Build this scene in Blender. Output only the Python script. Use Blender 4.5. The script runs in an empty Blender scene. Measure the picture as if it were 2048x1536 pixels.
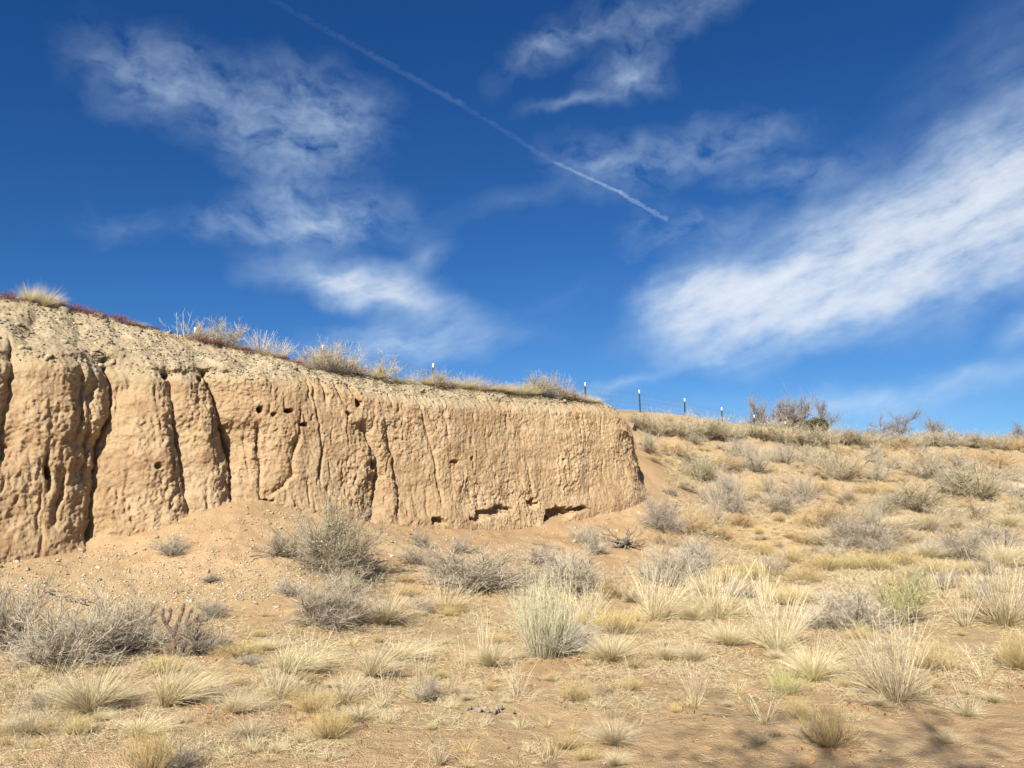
import bpy, math, random
import numpy as np
from mathutils import Vector, Matrix

R = math.radians
rng = np.random.default_rng(7)
random.seed(7)
scene = bpy.context.scene
col = scene.collection

# ------------------------------------------------------------------ camera
FPX, CX, CY, HOR = 1607.0, 1024.0, 768.0, 1000.0      # focal length and centre in photo pixels
EYE = np.array([0.0, 0.0, 1.6])
PITCH = math.atan((HOR - CY) / FPX)
cam_d = bpy.data.cameras.new('camera')
cam_d.sensor_width = 36.0
cam_d.lens = 36.0 * FPX / 2048.0
cam_d.clip_start, cam_d.clip_end = 0.05, 6000.0
cam = bpy.data.objects.new('camera', cam_d)
cam.location = EYE
cam.rotation_euler = (math.pi / 2 + PITCH, 0, 0)
col.objects.link(cam)
scene.camera = cam

# ------------------------------------------------------------------ sun and sky
SUN_AZ = math.atan2(-0.33, -0.944)          # compass angle (from +Y towards +X) the sun stands at
SUN_EL = R(34)
sun_d = bpy.data.lights.new('sun', 'SUN')
sun_d.energy = 4.6
sun_d.angle = R(0.53)
sun_d.color = (1.0, 0.95, 0.87)
sun = bpy.data.objects.new('sun', sun_d)
sv = Vector((math.sin(SUN_AZ) * math.cos(SUN_EL), math.cos(SUN_AZ) * math.cos(SUN_EL), math.sin(SUN_EL)))
sun.rotation_euler = sv.to_track_quat('Z', 'Y').to_euler()
sun.location = sv * 40
col.objects.link(sun)

vs = scene.view_settings
vs.view_transform = 'Standard'
vs.look = 'None'
vs.gamma = 1.0
vs.use_curve_mapping = False
vs.exposure = 1.1
scene.cycles.max_bounces = 4
scene.cycles.diffuse_bounces = 2
scene.cycles.transparent_max_bounces = 4
scene.cycles.use_adaptive_sampling = True


def ray(u, v):
    xc, yc = (u - CX) / FPX, (CY - v) / FPX
    d = np.array([xc, math.cos(PITCH) - yc * math.sin(PITCH), math.sin(PITCH) + yc * math.cos(PITCH)])
    return d


def pt(u, v, Y):
    d = ray(u, v)
    return EYE + d * (Y / d[1])


def azel(u, v):
    d = ray(u, v)
    d = d / np.linalg.norm(d)
    return math.degrees(math.atan2(d[0], d[1])), math.degrees(math.asin(d[2]))


class NT:
    """small helper that builds node chains"""
    def __init__(self, tree):
        self.t = tree
        self.n = tree.nodes
        self.l = tree.links

    def new(self, typ, **kw):
        nd = self.n.new(typ)
        for k, v in kw.items():
            setattr(nd, k, v)
        return nd

    def put(self, sock, v):
        if hasattr(v, 'is_output') or isinstance(v, bpy.types.NodeSocket):
            self.l.new(v, sock)
        elif v is not None:
            sock.default_value = v

    def m(self, op, a, b=None, c=None, clamp=False):
        nd = self.new('ShaderNodeMath', operation=op, use_clamp=clamp)
        self.put(nd.inputs[0], a)
        self.put(nd.inputs[1], b)
        self.put(nd.inputs[2], c)
        return nd.outputs[0]

    def comb(self, x, y, z=0.0):
        nd = self.new('ShaderNodeCombineXYZ')
        for i, q in enumerate((x, y, z)):
            self.put(nd.inputs[i], q)
        return nd.outputs[0]

    def noise(self, vec, scale, detail=4.0, rough=0.5, dist=0.0, lac=2.0, out='Fac', dim='3D'):
        nd = self.new('ShaderNodeTexNoise', noise_dimensions=dim)
        self.put(nd.inputs['Vector'], vec)
        nd.inputs['Scale'].default_value = scale
        nd.inputs['Detail'].default_value = detail
        nd.inputs['Roughness'].default_value = rough
        nd.inputs['Distortion'].default_value = dist
        nd.inputs['Lacunarity'].default_value = lac
        return nd.outputs[out]

    def vor(self, vec, scale, feature='F1', out='Distance', rand=1.0):
        nd = self.new('ShaderNodeTexVoronoi', feature=feature)
        self.put(nd.inputs['Vector'], vec)
        nd.inputs['Scale'].default_value = scale
        nd.inputs['Randomness'].default_value = rand
        return nd.outputs[out]

    def rng(self, v, a, b, c=0.0, d=1.0, smooth=True):
        nd = self.new('ShaderNodeMapRange', interpolation_type='SMOOTHSTEP' if smooth else 'LINEAR')
        self.put(nd.inputs[0], v)
        for i, q in enumerate((a, b, c, d)):
            self.put(nd.inputs[1 + i], q)
        return nd.outputs[0]

    def mix(self, f, a, b, blend='MIX'):
        nd = self.new('ShaderNodeMix', data_type='RGBA', blend_type=blend)
        self.put(nd.inputs[0], f)
        self.put(nd.inputs[6], a if not isinstance(a, tuple) else (*a, 1.0)[:4])
        self.put(nd.inputs[7], b if not isinstance(b, tuple) else (*b, 1.0)[:4])
        return nd.outputs[2]

    def attr(self, name):
        nd = self.new('ShaderNodeAttribute', attribute_name=name)
        return nd.outputs['Fac']


world = bpy.data.worlds.new('World')
scene.world = world
world.use_nodes = True
W = NT(world.node_tree)
W.n.clear()
sky = W.new('ShaderNodeTexSky', sky_type='NISHITA')
sky.sun_disc = False
sky.sun_elevation = SUN_EL
sky.sun_rotation = SUN_AZ
sky.altitude = 1900
sky.air_density = 1.0
sky.dust_density = 0.15
sky.ozone_density = 2.2
# a deeper, more saturated blue (polarised high-desert winter sky): one power curve per channel
sc_ = W.new('ShaderNodeSeparateColor')
W.l.new(sky.outputs[0], sc_.inputs[0])
cc_ = W.new('ShaderNodeCombineColor')
for i_, (k_, g_) in enumerate(((.136, 1.5), (.366, 1.15), (.755, .96))):
    W.l.new(W.m('MULTIPLY', W.m('POWER', sc_.outputs[i_], g_), k_), cc_.inputs[i_])
skyc = cc_.outputs[0]

tc = W.new('ShaderNodeTexCoord')
sep = W.new('ShaderNodeSeparateXYZ')
W.l.new(tc.outputs['Generated'], sep.inputs[0])
dx, dy, dz = sep.outputs
DEG = 180 / math.pi
az0 = W.m('MULTIPLY', W.m('ARCTAN2', dx, dy), DEG)
el0 = W.m('MULTIPLY', W.m('ARCSINE', dz), DEG)
flat0 = W.comb(az0, el0)
# bend the coordinates so that cloud outlines are ragged
w1 = W.noise(flat0, 0.22, 3, 0.55, out='Color', dim='2D')
w1s = W.new('ShaderNodeSeparateColor')
W.l.new(w1, w1s.inputs[0])
az = W.m('MULTIPLY_ADD', W.m('SUBTRACT', w1s.outputs[0], 0.5), 3.2, az0)
el = W.m('MULTIPLY_ADD', W.m('SUBTRACT', w1s.outputs[1], 0.5), 2.4, el0)
flat1 = W.comb(az, el)


SPREAD = 1.6


def blob(u, v, ru, rv, ang, s):
    """soft elliptical patch of cirrus, given by the photo pixel it is seen at (turned into an azimuth and an elevation)"""
    return (*azel(u, v), ru * SPREAD * DEG / FPX, rv * SPREAD * DEG / FPX, ang, s)


def total(parts):
    acc = 0.0
    for a0, e0, ra, re, ang, s in parts:
        mp = W.new('ShaderNodeMapping', vector_type='TEXTURE')
        W.l.new(flat1, mp.inputs[0])
        mp.inputs['Location'].default_value = (a0, e0, 0)
        mp.inputs['Rotation'].default_value = (0, 0, R(ang))
        mp.inputs['Scale'].default_value = (ra, re, 1)
        g = W.new('ShaderNodeTexGradient', gradient_type='QUADRATIC_SPHERE')
        W.l.new(mp.outputs[0], g.inputs[0])
        acc = W.m('MULTIPLY_ADD', g.outputs['Fac'], s, acc)
    return acc


# mottled patches (puffy cirrus)
mott = total([blob(300, 160, 150, 85, -15, .55), blob(420, 190, 170, 60, -8, .35), blob(610, 200, 170, 80, -8, .55), blob(600, 290, 170, 80, 0, .5), blob(560, 360, 130, 80, -50, .45),
              blob(640, 445, 190, 62, 6, .95), blob(250, 450, 90, 38, 10, .22), blob(440, 450, 90, 30, 5, .3), blob(680, 250, 120, 80, 30, .3),
              blob(1250, 158, 90, 48, 0, .75), blob(1290, 60, 130, 50, 30, .34), blob(1420, 10, 150, 40, 20, .36),
              blob(1200, 330, 130, 60, -8, .5), blob(1330, 310, 150, 55, 14, .42), blob(1470, 285, 170, 45, 5, .45), blob(1540, 350, 130, 35, -5, .3), blob(1660, 350, 120, 60, 10, .32),
              blob(1090, 90, 150, 40, 30, .4), blob(1180, 60, 150, 30, 10, .4), blob(1300, 455, 90, 45, 20, .3), blob(1450, 460, 120, 50, 15, .3)])
# long streaks
strk = total([blob(700, 565, 170, 42, -4, 1.3), blob(850, 510, 70, 40, 40, .4), blob(790, 605, 200, 42, -10, .85), blob(800, 690, 170, 40, 4, 1.05),
              blob(950, 655, 180, 30, -6, .16), blob(1130, 600, 180, 40, 15, .08),
              blob(1400, 590, 120, 60, 12, 1.3), blob(1500, 610, 200, 75, 6, .6), blob(1560, 560, 250, 95, 16, 1.1), blob(1760, 480, 300, 100, 24, .95), blob(1960, 400, 300, 110, 25, .95),
              blob(2100, 320, 260, 120, 25, .6), blob(2060, 480, 320, 110, 14, .8), blob(1820, 560, 320, 70, 12, .65), blob(1600, 640, 240, 60, 8, .6),
              blob(1440, 715, 110, 40, -8, .5), blob(1360, 660, 150, 50, 10, .3), blob(1250, 765, 110, 18, 14, .5), blob(1900, 765, 300, 36, 12, .34), blob(1780, 800, 260, 30, 10, .22),
              blob(2060, 655, 60, 25, 20, .55), blob(1650, 830, 300, 50, 0, .26), blob(1050, 395, 200, 30, 10, .1), blob(1980, 150, 260, 120, 35, .16), blob(1150, 205, 130, 16, 8, .3)])
# the same thin cirrus goes on round the rest of the sky
rest = W.rng(W.noise(flat0, 0.045, 2, 0.5, dim='2D'), 0.52, 0.72)
away = W.rng(W.m('ABSOLUTE', az0), 34.0, 48.0)
rest = W.m('MULTIPLY', W.m('MULTIPLY', rest, away), W.rng(el0, 2.0, 12.0))

n_m = W.noise(W.comb(W.m('MULTIPLY', az, 0.34), W.m('MULTIPLY', el, 0.60)), 1.0, 6, 0.56, dim='2D')
n_f = W.noise(W.comb(W.m('MULTIPLY', az0, 1.2), W.m('MULTIPLY', el0, 2.2)), 1.0, 4, 0.6, dim='2D')
ca, sa = math.cos(R(18)), math.sin(R(18))
az2, el2 = W.m('MULTIPLY_ADD', az, .3, W.m('MULTIPLY', az0, .7)), W.m('MULTIPLY_ADD', el, .3, W.m('MULTIPLY', el0, .7))
ax = W.m('MULTIPLY_ADD', az2, ca, W.m('MULTIPLY', el2, sa))
ay = W.m('MULTIPLY_ADD', el2, ca, W.m('MULTIPLY', az2, -sa))
n_s = W.noise(W.comb(W.m('MULTIPLY', ax, 0.17), W.m('MULTIPLY', ay, 0.56)), 1.0, 7, 0.56, dim='2D')
fine = W.m('MULTIPLY', W.m('SUBTRACT', n_f, 0.5), 0.4)
tex_m = W.m('ADD', W.rng(n_m, 0.25, 0.75, 0.05, 1.25, False), fine)
tex_s = W.m('ADD', W.rng(n_s, 0.22, 0.78, 0.26, 1.15, False), W.m('MULTIPLY', fine, .8))
den = W.m('ADD', W.m('MULTIPLY', W.m('MULTIPLY_ADD', mott, 0.60, rest), tex_m), W.m('MULTIPLY', strk, tex_s))
tr_n = W.m('SUBTRACT', n_f, 0.5)


def trail(p, q, width, s0, s1, wob):
    """a vapour trail along the great circle through two directions"""
    a, b = ray(*p), ray(*q)
    a, b = a / np.linalg.norm(a), b / np.linalg.norm(b)
    n = np.cross(a, b)
    n /= np.linalg.norm(n)
    m_ = np.cross(n, a)
    span = math.atan2(np.dot(b, m_), np.dot(b, a))
    def dot(k):
        return W.m('ADD', W.m('ADD', W.m('MULTIPLY', dx, float(k[0])), W.m('MULTIPLY', dy, float(k[1]))), W.m('MULTIPLY', dz, float(k[2])))
    off = W.m('MULTIPLY', dot(n), DEG)
    off = W.m('MULTIPLY_ADD', tr_n, wob, off)
    along = W.m('DIVIDE', W.m('ARCTAN2', dot(m_), dot(a)), span)
    g = W.m('SUBTRACT', 1.0, W.m('DIVIDE', W.m('MULTIPLY', off, off), width * width))
    g = W.m('MAXIMUM', g, 0.0)
    st = W.rng(along, 0.0, 1.0, s0, s1, False)
    lim = W.m('MULTIPLY', W.rng(along, -0.03, 0.02), W.rng(along, 1.03, 0.98))
    return W.m('MULTIPLY', W.m('MULTIPLY', g, st), lim)


tr = [trail((470, -40), (915, 205), 0.26, .018, .06, 0.45), trail((915, 205), (1110, 325), 0.22, .035, .045, 0.45),
      trail((1110, 325), (1240, 385), 0.13, .16, .30, 0.2), trail((1240, 385), (1335, 440), 0.17, .30, .16, 0.5),
      trail((1400, 425), (1250, 520), 0.6, .07, .02, 1.6)]
tr = W.m('ADD', W.m('ADD', W.m('ADD', tr[0], tr[1]), W.m('ADD', tr[2], tr[3])), tr[4])
den = W.m('MULTIPLY_ADD', tr, W.rng(n_f, 0.3, 0.6, 0.5, 1.1, False), den)
# thin cloud saturates softly
den = W.m('SUBTRACT', 1.0, W.m('POWER', 2.718, W.m('MULTIPLY', W.m('MAXIMUM', W.m('SUBTRACT', den, 0.01), 0.0), -1.2)))
cloudc = (6.2, 6.7, 7.3)
up = W.rng(el0, -1.0, 2.0)
thin = W.mix(W.rng(den, .25, .8), (4.7, 6.0, 7.3), cloudc)          # thin veils keep some of the blue behind them
skyc = W.mix(W.m('MULTIPLY', den, up), skyc, thin)
bg = W.new('ShaderNodeBackground')
W.l.new(skyc, bg.inputs[0])
bg.inputs[1].default_value = 0.063
wo = W.new('ShaderNodeOutputWorld')
W.l.new(bg.outputs[0], wo.inputs[0])
world.cycles.sampling_method = 'MANUAL'
world.cycles.sample_map_resolution = 256


# ------------------------------------------------------------------ numeric helpers
def _hash(ix, iy, seed):
    h = (ix.astype(np.int64) * 374761393 + iy.astype(np.int64) * 668265263 + seed * 974634777) & 0xFFFFFFFF
    h = ((h ^ (h >> 13)) * 1274126177) & 0xFFFFFFFF
    h = (h ^ (h >> 16)) & 0xFFFFFFFF
    return h.astype(np.float64) / 4294967296.0


def pnoise(x, y, seed=0):
    """gradient noise, about -0.7..0.7"""
    x, y = np.asarray(x, float), np.asarray(y, float)
    ix, iy = np.floor(x), np.floor(y)
    fx, fy = x - ix, y - iy
    sx, sy = fx * fx * fx * (fx * (fx * 6 - 15) + 10), fy * fy * fy * (fy * (fy * 6 - 15) + 10)
    def g(ox, oy):
        a = _hash(ix + ox, iy + oy, seed) * 2 * math.pi
        return np.cos(a) * (fx - ox) + np.sin(a) * (fy - oy)
    a = g(0, 0) * (1 - sx) + g(1, 0) * sx
    b = g(0, 1) * (1 - sx) + g(1, 1) * sx
    return a * (1 - sy) + b * sy


def fbm(x, y, seed=0, octv=4, gain=0.5, lac=2.03):
    s, a = 0.0, 1.0
    for i in range(octv):
        s = s + a * pnoise(x, y, seed + i * 17)
        x, y, a = x * lac + 3.1, y * lac + 1.7, a * gain
    return s


def sstep(a, b, x):
    t = np.clip((x - a) / (b - a), 0, 1)
    return t * t * (3 - 2 * t)


def smooth_line(P, it=3):
    P = np.asarray(P, float)
    for _ in range(it):
        Q = np.empty((2 * len(P), P.shape[1]))
        Q[0], Q[-1] = P[0], P[-1]
        Q[1:-1:2] = P[:-1] * .75 + P[1:] * .25
        Q[2:-1:2] = P[:-1] * .25 + P[1:] * .75
        P = Q
    return P


def tps(ctrl, lam=0.05):
    C = np.asarray(ctrl, float)
    n = len(C)
    d = np.hypot(C[:, None, 0] - C[None, :, 0], C[:, None, 1] - C[None, :, 1])
    K = np.where(d > 0, d * d * np.log(np.maximum(d, 1e-9)), 0) + np.eye(n) * lam
    Pm = np.c_[np.ones(n), C[:, :2]]
    A = np.block([[K, Pm], [Pm.T, np.zeros((3, 3))]])
    sol = np.linalg.solve(A, np.r_[C[:, 2], 0, 0, 0])
    w, a = sol[:n], sol[n:]
    def f(x, y):
        x, y = np.asarray(x, float), np.asarray(y, float)
        out = a[0] + a[1] * x + a[2] * y
        for i in range(n):
            r2 = (x - C[i, 0]) ** 2 + (y - C[i, 1]) ** 2
            out = out + w[i] * 0.5 * r2 * np.log(np.maximum(r2, 1e-12))
        return out
    return f


def mesh_from(name, V, F, attrs=None, smooth=True, tris=None):
    """V (n,3), F (m,4) quads, tris (k,3)"""
    me = bpy.data.meshes.new(name)
    V = np.asarray(V, np.float32)
    me.vertices.add(len(V))
    me.vertices.foreach_set('co', V.ravel())
    parts, starts, pos = [], [], 0
    for A in (F, tris):
        if A is None or len(A) == 0:
            continue
        A = np.asarray(A, np.int32)
        parts.append(A.ravel())
        starts.append(pos + np.arange(len(A)) * A.shape[1])
        pos += A.size
    li, ls = np.concatenate(parts), np.concatenate(starts)
    me.loops.add(len(li))
    me.loops.foreach_set('vertex_index', li)
    me.polygons.add(len(ls))
    me.polygons.foreach_set('loop_start', ls.astype(np.int32))
    if smooth:
        me.polygons.foreach_set('use_smooth', np.ones(len(ls), bool))
    for k, a in (attrs or {}).items():
        at = me.attributes.new(k, 'FLOAT', 'POINT')
        at.data.foreach_set('value', np.asarray(a, np.float32).ravel())
    me.update(calc_edges=True)
    return me


def obj(name, me, mat=None, parent=None, loc=None, label=None, cat=None, group=None, kind=None):
    o = bpy.data.objects.new(name, me)
    col.objects.link(o)
    if mat is not None and me is not None and len(me.materials) == 0:
        me.materials.append(mat)
    if loc is not None:
        o.location = loc
    if parent is not None:
        o.parent = parent
    for k, v in (('label', label), ('category', cat), ('group', group), ('kind', kind)):
        if v:
            o[k] = v
    return o


def grid_faces(nr, nc):
    i = np.arange(nr - 1)[:, None] * nc + np.arange(nc - 1)[None, :]
    return np.stack([i, i + 1, i + nc + 1, i + nc], -1).reshape(-1, 4)
# ------------------------------------------------------------------ the bank (cut earth cliff): plan line and heights
PLAN = smooth_line([(-19, 4.5), (-13, 6.2), (-9, 8.6), (-6.7, 10.5), (-4.4, 12.4), (-2, 14.4), (0.2, 16.25), (1.9, 17.6), (2.75, 18.3), (3.06, 18.9),
                    (3.12, 19.8), (3.2, 21.0), (3.4, 23.0), (3.8, 26.0), (4.3, 29.0)], 3)
seg = np.hypot(*np.diff(PLAN, axis=0).T)
S_ACC = np.r_[0, np.cumsum(seg)]
S_LEN = S_ACC[-1]


def plan_at(s):
    return np.stack([np.interp(s, S_ACC, PLAN[:, 0]), np.interp(s, S_ACC, PLAN[:, 1])], -1)


def plan_normal(s):
    """outward (towards the low ground), smoothed"""
    a, b = plan_at(np.clip(s - 0.35, 0, S_LEN)), plan_at(np.clip(s + 0.35, 0, S_LEN))
    t = b - a
    t /= np.linalg.norm(t, axis=-1, keepdims=True)
    return np.stack([t[..., 1], -t[..., 0]], -1)


_ss = np.linspace(0, S_LEN, 4000)
_pp = plan_at(_ss)
_i_corner = int(np.argmin(np.hypot(_pp[:, 0] - 3.06, _pp[:, 1] - 18.9)))
S_CORNER = _ss[_i_corner]


def s_of_u(u):
    """where the vertical plane through photo column u meets the plan line (front side only)"""
    r = ray(u, 900)
    k = r[0] / r[1]
    f = _pp[:_i_corner + 1, 0] - k * _pp[:_i_corner + 1, 1]
    i = int(np.argmin(np.abs(f)))
    return _ss[i]


def z_of(u, v, set_back=0.0):
    s = s_of_u(u)
    p = plan_at(np.array(s)) - plan_normal(np.array(s)) * set_back
    return s, pt(u, v, p[1])[2]


BASE = [(-200, 1140), (0, 1112), (100, 1112), (190, 1082), (270, 1078), (340, 1050), (395, 1025), (480, 1000), (560, 1008), (640, 1030), (740, 1040),
        (800, 1030), (860, 1050), (930, 1058), (1010, 1055), (1090, 1060), (1180, 1030), (1285, 992)]
FTOP = [(-200, 690), (0, 702), (150, 706), (230, 722), (350, 738), (430, 738), (560, 746), (650, 756), (720, 768), (800, 786), (900, 793), (1000, 799),
        (1100, 803), (1200, 806), (1250, 816), (1285, 838)]
CREST = [(-200, 570), (0, 588), (100, 600), (200, 622), (350, 654), (500, 690), (600, 707), (700, 738), (800, 752), (900, 766), (1000, 776), (1100, 786),
         (1200, 796), (1250, 805), (1285, 824)]
SETB = [(-200, 2.5), (0, 2.3), (200, 2.2), (400, 1.9), (560, 1.6), (700, 1.2), (800, 1.0), (1000, .9), (1200, .75), (1285, .6)]
tab_w = np.array([(s_of_u(u), w) for u, w in SETB])
LEAN = 0.30


def wset(s):
    return np.interp(s, tab_w[:, 0], tab_w[:, 1])


def _tab(L, back):
    T = np.array([z_of(u, v, back if not callable(back) else back(s_of_u(u))) for u, v in L])
    return T


tb, tf, tcr = _tab(BASE, 0.0), _tab(FTOP, LEAN), _tab(CREST, wset)


def _ext(T, flank):
    """continue past the corner along the flank"""
    return np.vstack([[[0, T[0, 1]]], T, flank])


tb = _ext(tb, [[S_CORNER + .8, 1.75], [S_CORNER + 2.2, 2.3], [S_CORNER + 4.2, 3.2], [S_CORNER + 7, 4.05], [S_LEN, 4.2]])
tf = _ext(tf, [[S_CORNER + .8, 3.5], [S_CORNER + 2.2, 3.75], [S_CORNER + 4.2, 4.0], [S_CORNER + 7, 4.2], [S_LEN, 4.3]])
tcr = _ext(tcr, [[S_CORNER + .8, 3.85], [S_CORNER + 2.2, 4.05], [S_CORNER + 4.2, 4.2], [S_CORNER + 7, 4.35], [S_LEN, 4.4]])
ZB = lambda s: np.interp(s, tb[:, 0], tb[:, 1])
ZF = lambda s: np.interp(s, tf[:, 0], tf[:, 1])
ZC = lambda s: np.interp(s, tcr[:, 0], tcr[:, 1])


def to_plan(x, y):
    """nearest plan arc length and depth behind the face (positive inside the bank)"""
    x, y = np.atleast_1d(np.asarray(x, float)), np.atleast_1d(np.asarray(y, float))
    best = np.full(x.shape, 1e9)
    bs, sg = np.zeros(x.shape), np.zeros(x.shape)
    Q = PLAN[::2] if (len(PLAN) % 2) else np.vstack([PLAN[::2], PLAN[-1:]])
    A = np.interp(np.arange(len(Q)), np.arange(len(Q)), np.r_[0, np.cumsum(np.hypot(*np.diff(Q, axis=0).T))]) * 1.0
    A *= S_LEN / A[-1]
    for i in range(len(Q) - 1):
        a, b = Q[i], Q[i + 1]
        d = b - a
        L2 = d @ d
        if L2 < 1e-12:
            continue
        t = np.clip(((x - a[0]) * d[0] + (y - a[1]) * d[1]) / L2, 0, 1)
        ex, ey = x - a[0] - t * d[0], y - a[1] - t * d[1]
        dd = ex * ex + ey * ey
        m = dd < best
        best = np.where(m, dd, best)
        bs = np.where(m, A[i] + t * (A[i + 1] - A[i]), bs)
        sg = np.where(m, d[0] * ey - d[1] * ex, sg)
    return bs, np.sqrt(best) * np.sign(sg)


def px3(u, v, Y):
    p = pt(u, v, Y)
    return (p[0], p[1], p[2])


low_c = [(-14, -6, .15), (0, -8, 0), (14, -8, 0), (-8, 1, .15), (0, 1, 0), (8, 1, 0), (-5, 5, .12), (0, 5, 0), (5, 5, -.02), (12, 5, .05), (-3.4, 7.6, .16), (0, 8.5, .03), (4, 8.5, .03),
         (9, 9, .12), (16, 9, .2), (-12, 3, .25), (2, 11.5, .1), (6, 12, .15), (12, 13, .3), (-1.5, 11, .16), (20, 15, .6), (30, 5, .2), (30, -10, 0), (-30, -10, .2), (-22, -2, .3)]
for u, v in BASE[::2] + [BASE[-1]]:
    s = s_of_u(u)
    p, n = plan_at(np.array(s)), plan_normal(np.array(s))
    z = float(ZB(s))
    for o, k in ((0.0, 1.0), (0.9, .74), (2.0, .40), (3.2, .17)):
        q = p + n * o
        low_c.append((q[0], q[1], .12 + (z - .12) * k))
for a in [(1400, 1100, 16), (1400, 1060, 18), (1400, 1000, 20.8), (1400, 930, 24.2), (1400, 880, 27), (1400, 840, 30.5), (1330, 1000, 19.6), (1325, 930, 22.3), (1310, 880, 25), (1300, 845, 28),
          (1550, 1120, 15.5), (1550, 1050, 19), (1550, 980, 23.5), (1550, 910, 28.5), (1550, 856, 33.5),
          (1700, 1100, 17), (1700, 1020, 21.5), (1700, 950, 27), (1700, 900, 32), (1700, 870, 36), (1870, 1110, 16.5), (1870, 1000, 24), (1870, 930, 32), (1870, 886, 39.5),
          (2048, 1120, 16), (2048, 1040, 21), (2048, 980, 28), (2048, 930, 36), (2048, 899, 43), (2350, 1100, 18), (2350, 1000, 28), (2350, 920, 44), (2350, 905, 50)]:
    low_c.append(px3(*a))
low_c += [(3.9, 21.5, 2.5), (4.2, 24, 3.4), (4.6, 27.5, 4.1), (8, 38, 4.55), (20, 46, 4.6), (40, 60, 4.7), (15, 60, 4.2), (-5, 45, 4.7), (-30, 40, 5.2), (60, 40, 3.6), (60, 90, 4.4), (0, 100, 4.2), (-60, 90, 5.0)]
LOW = tps(low_c, 0.15)
up_c = [(-22, 16, 5.1), (-25, 40, 5.3), (0, 45, 4.7), (10, 34, 4.6), (4.6, 30, 4.35), (-6, 22, 5.0), (0, 26, 4.75), (3, 30, 4.6), (-10, 30, 5.2)]
for u, v in CREST[1:-2:2]:
    s = s_of_u(u)
    p, n = plan_at(np.array(s)), plan_normal(np.array(s))
    q = p - n * (wset(s) + .9)
    up_c.append((q[0], q[1], float(ZC(s)) - .02))
UP = tps(up_c, 0.1)


def ground_base(x, y):
    x, y = np.asarray(x, float), np.asarray(y, float)
    r = np.hypot(x, y)
    f = np.minimum(1.0, 75.0 / np.maximum(r, 1e-6))          # far away the level stays as it is at 75 m
    z = LOW(x * f, y * f)
    s, d = to_plan(x, y)
    m = sstep(2.3, 3.1, d) * (y < 60) * (s < S_LEN - .05) * (s > .05)
    m = m.reshape(np.shape(z))
    z = z + (UP(x, y) - z) * m
    return np.where(r > 75, z * np.clip(1 - (r - 75) / 500, .35, 1), z)


def rills(x, y, z):
    """shallow wash lines running down the right-hand slope"""
    q = x * 0.83 - y * 0.56 + 0.5 * fbm(x * .25, y * .25, 40, 2)
    a = x * 0.56 + y * 0.83
    n = pnoise(q * 0.9, a * 0.13, 41) + .5 * pnoise(q * 2.1, a * .3, 42)
    k = sstep(.9, 1.8, z) * sstep(4.6, 3.8, z) * sstep(3.6, 5.5, x) * (y < 60)
    return -k * 0.22 * np.clip(1 - np.abs(n) * 4.5, 0, 1) + k * .12 * fbm(x * .6, y * .6, 45, 3)


def ground_z(x, y):
    z = ground_base(x, y)
    r = np.hypot(x, y)
    z = z + .05 * fbm(x * .55, y * .55, 3, 3) + .022 * fbm(x * 2.3, y * 2.3, 9, 3)
    tal = sstep(.25, .7, z) * sstep(4.4, 3.0, x)
    z = z + tal * (.045 * fbm(x * 1.6, y * 1.6, 21, 3) + .028 * fbm(x * 5, y * 5, 24, 3, .6))
    return z + rills(x, y, z)


_exact_ground_z = ground_z
_hx, _hy = np.arange(-22, 46, .085), np.arange(1.5, 62, .085)
_HT = _exact_ground_z(*[a.ravel() for a in np.meshgrid(_hx, _hy)]).reshape(len(_hy), len(_hx))


def ground_z(x, y):
    """height from the table (exact outside it)"""
    x, y = np.atleast_1d(np.asarray(x, float)), np.atleast_1d(np.asarray(y, float))
    i = np.clip((x - _hx[0]) / .085, 0, len(_hx) - 1.001)
    j = np.clip((y - _hy[0]) / .085, 0, len(_hy) - 1.001)
    i0, j0 = i.astype(int), j.astype(int)
    a, b = i - i0, j - j0
    return (_HT[j0, i0] * (1 - a) + _HT[j0, i0 + 1] * a) * (1 - b) + (_HT[j0 + 1, i0] * (1 - a) + _HT[j0 + 1, i0 + 1] * a) * b


# ------------------------------------------------------------------ materials of the soil
def new_mat(name):
    m = bpy.data.materials.new(name)
    m.use_nodes = True
    T = NT(m.node_tree)
    b = T.n['Principled BSDF']
    b.inputs['Roughness'].default_value = .95
    b.inputs['Specular IOR Level'].default_value = .12
    return m, T, b


def bump(T, b, h, strength, dist):
    nd = T.new('ShaderNodeBump')
    nd.inputs['Strength'].default_value = strength
    nd.inputs['Distance'].default_value = dist
    T.l.new(h, nd.inputs['Height'])
    T.l.new(nd.outputs[0], b.inputs['Normal'])


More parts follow.
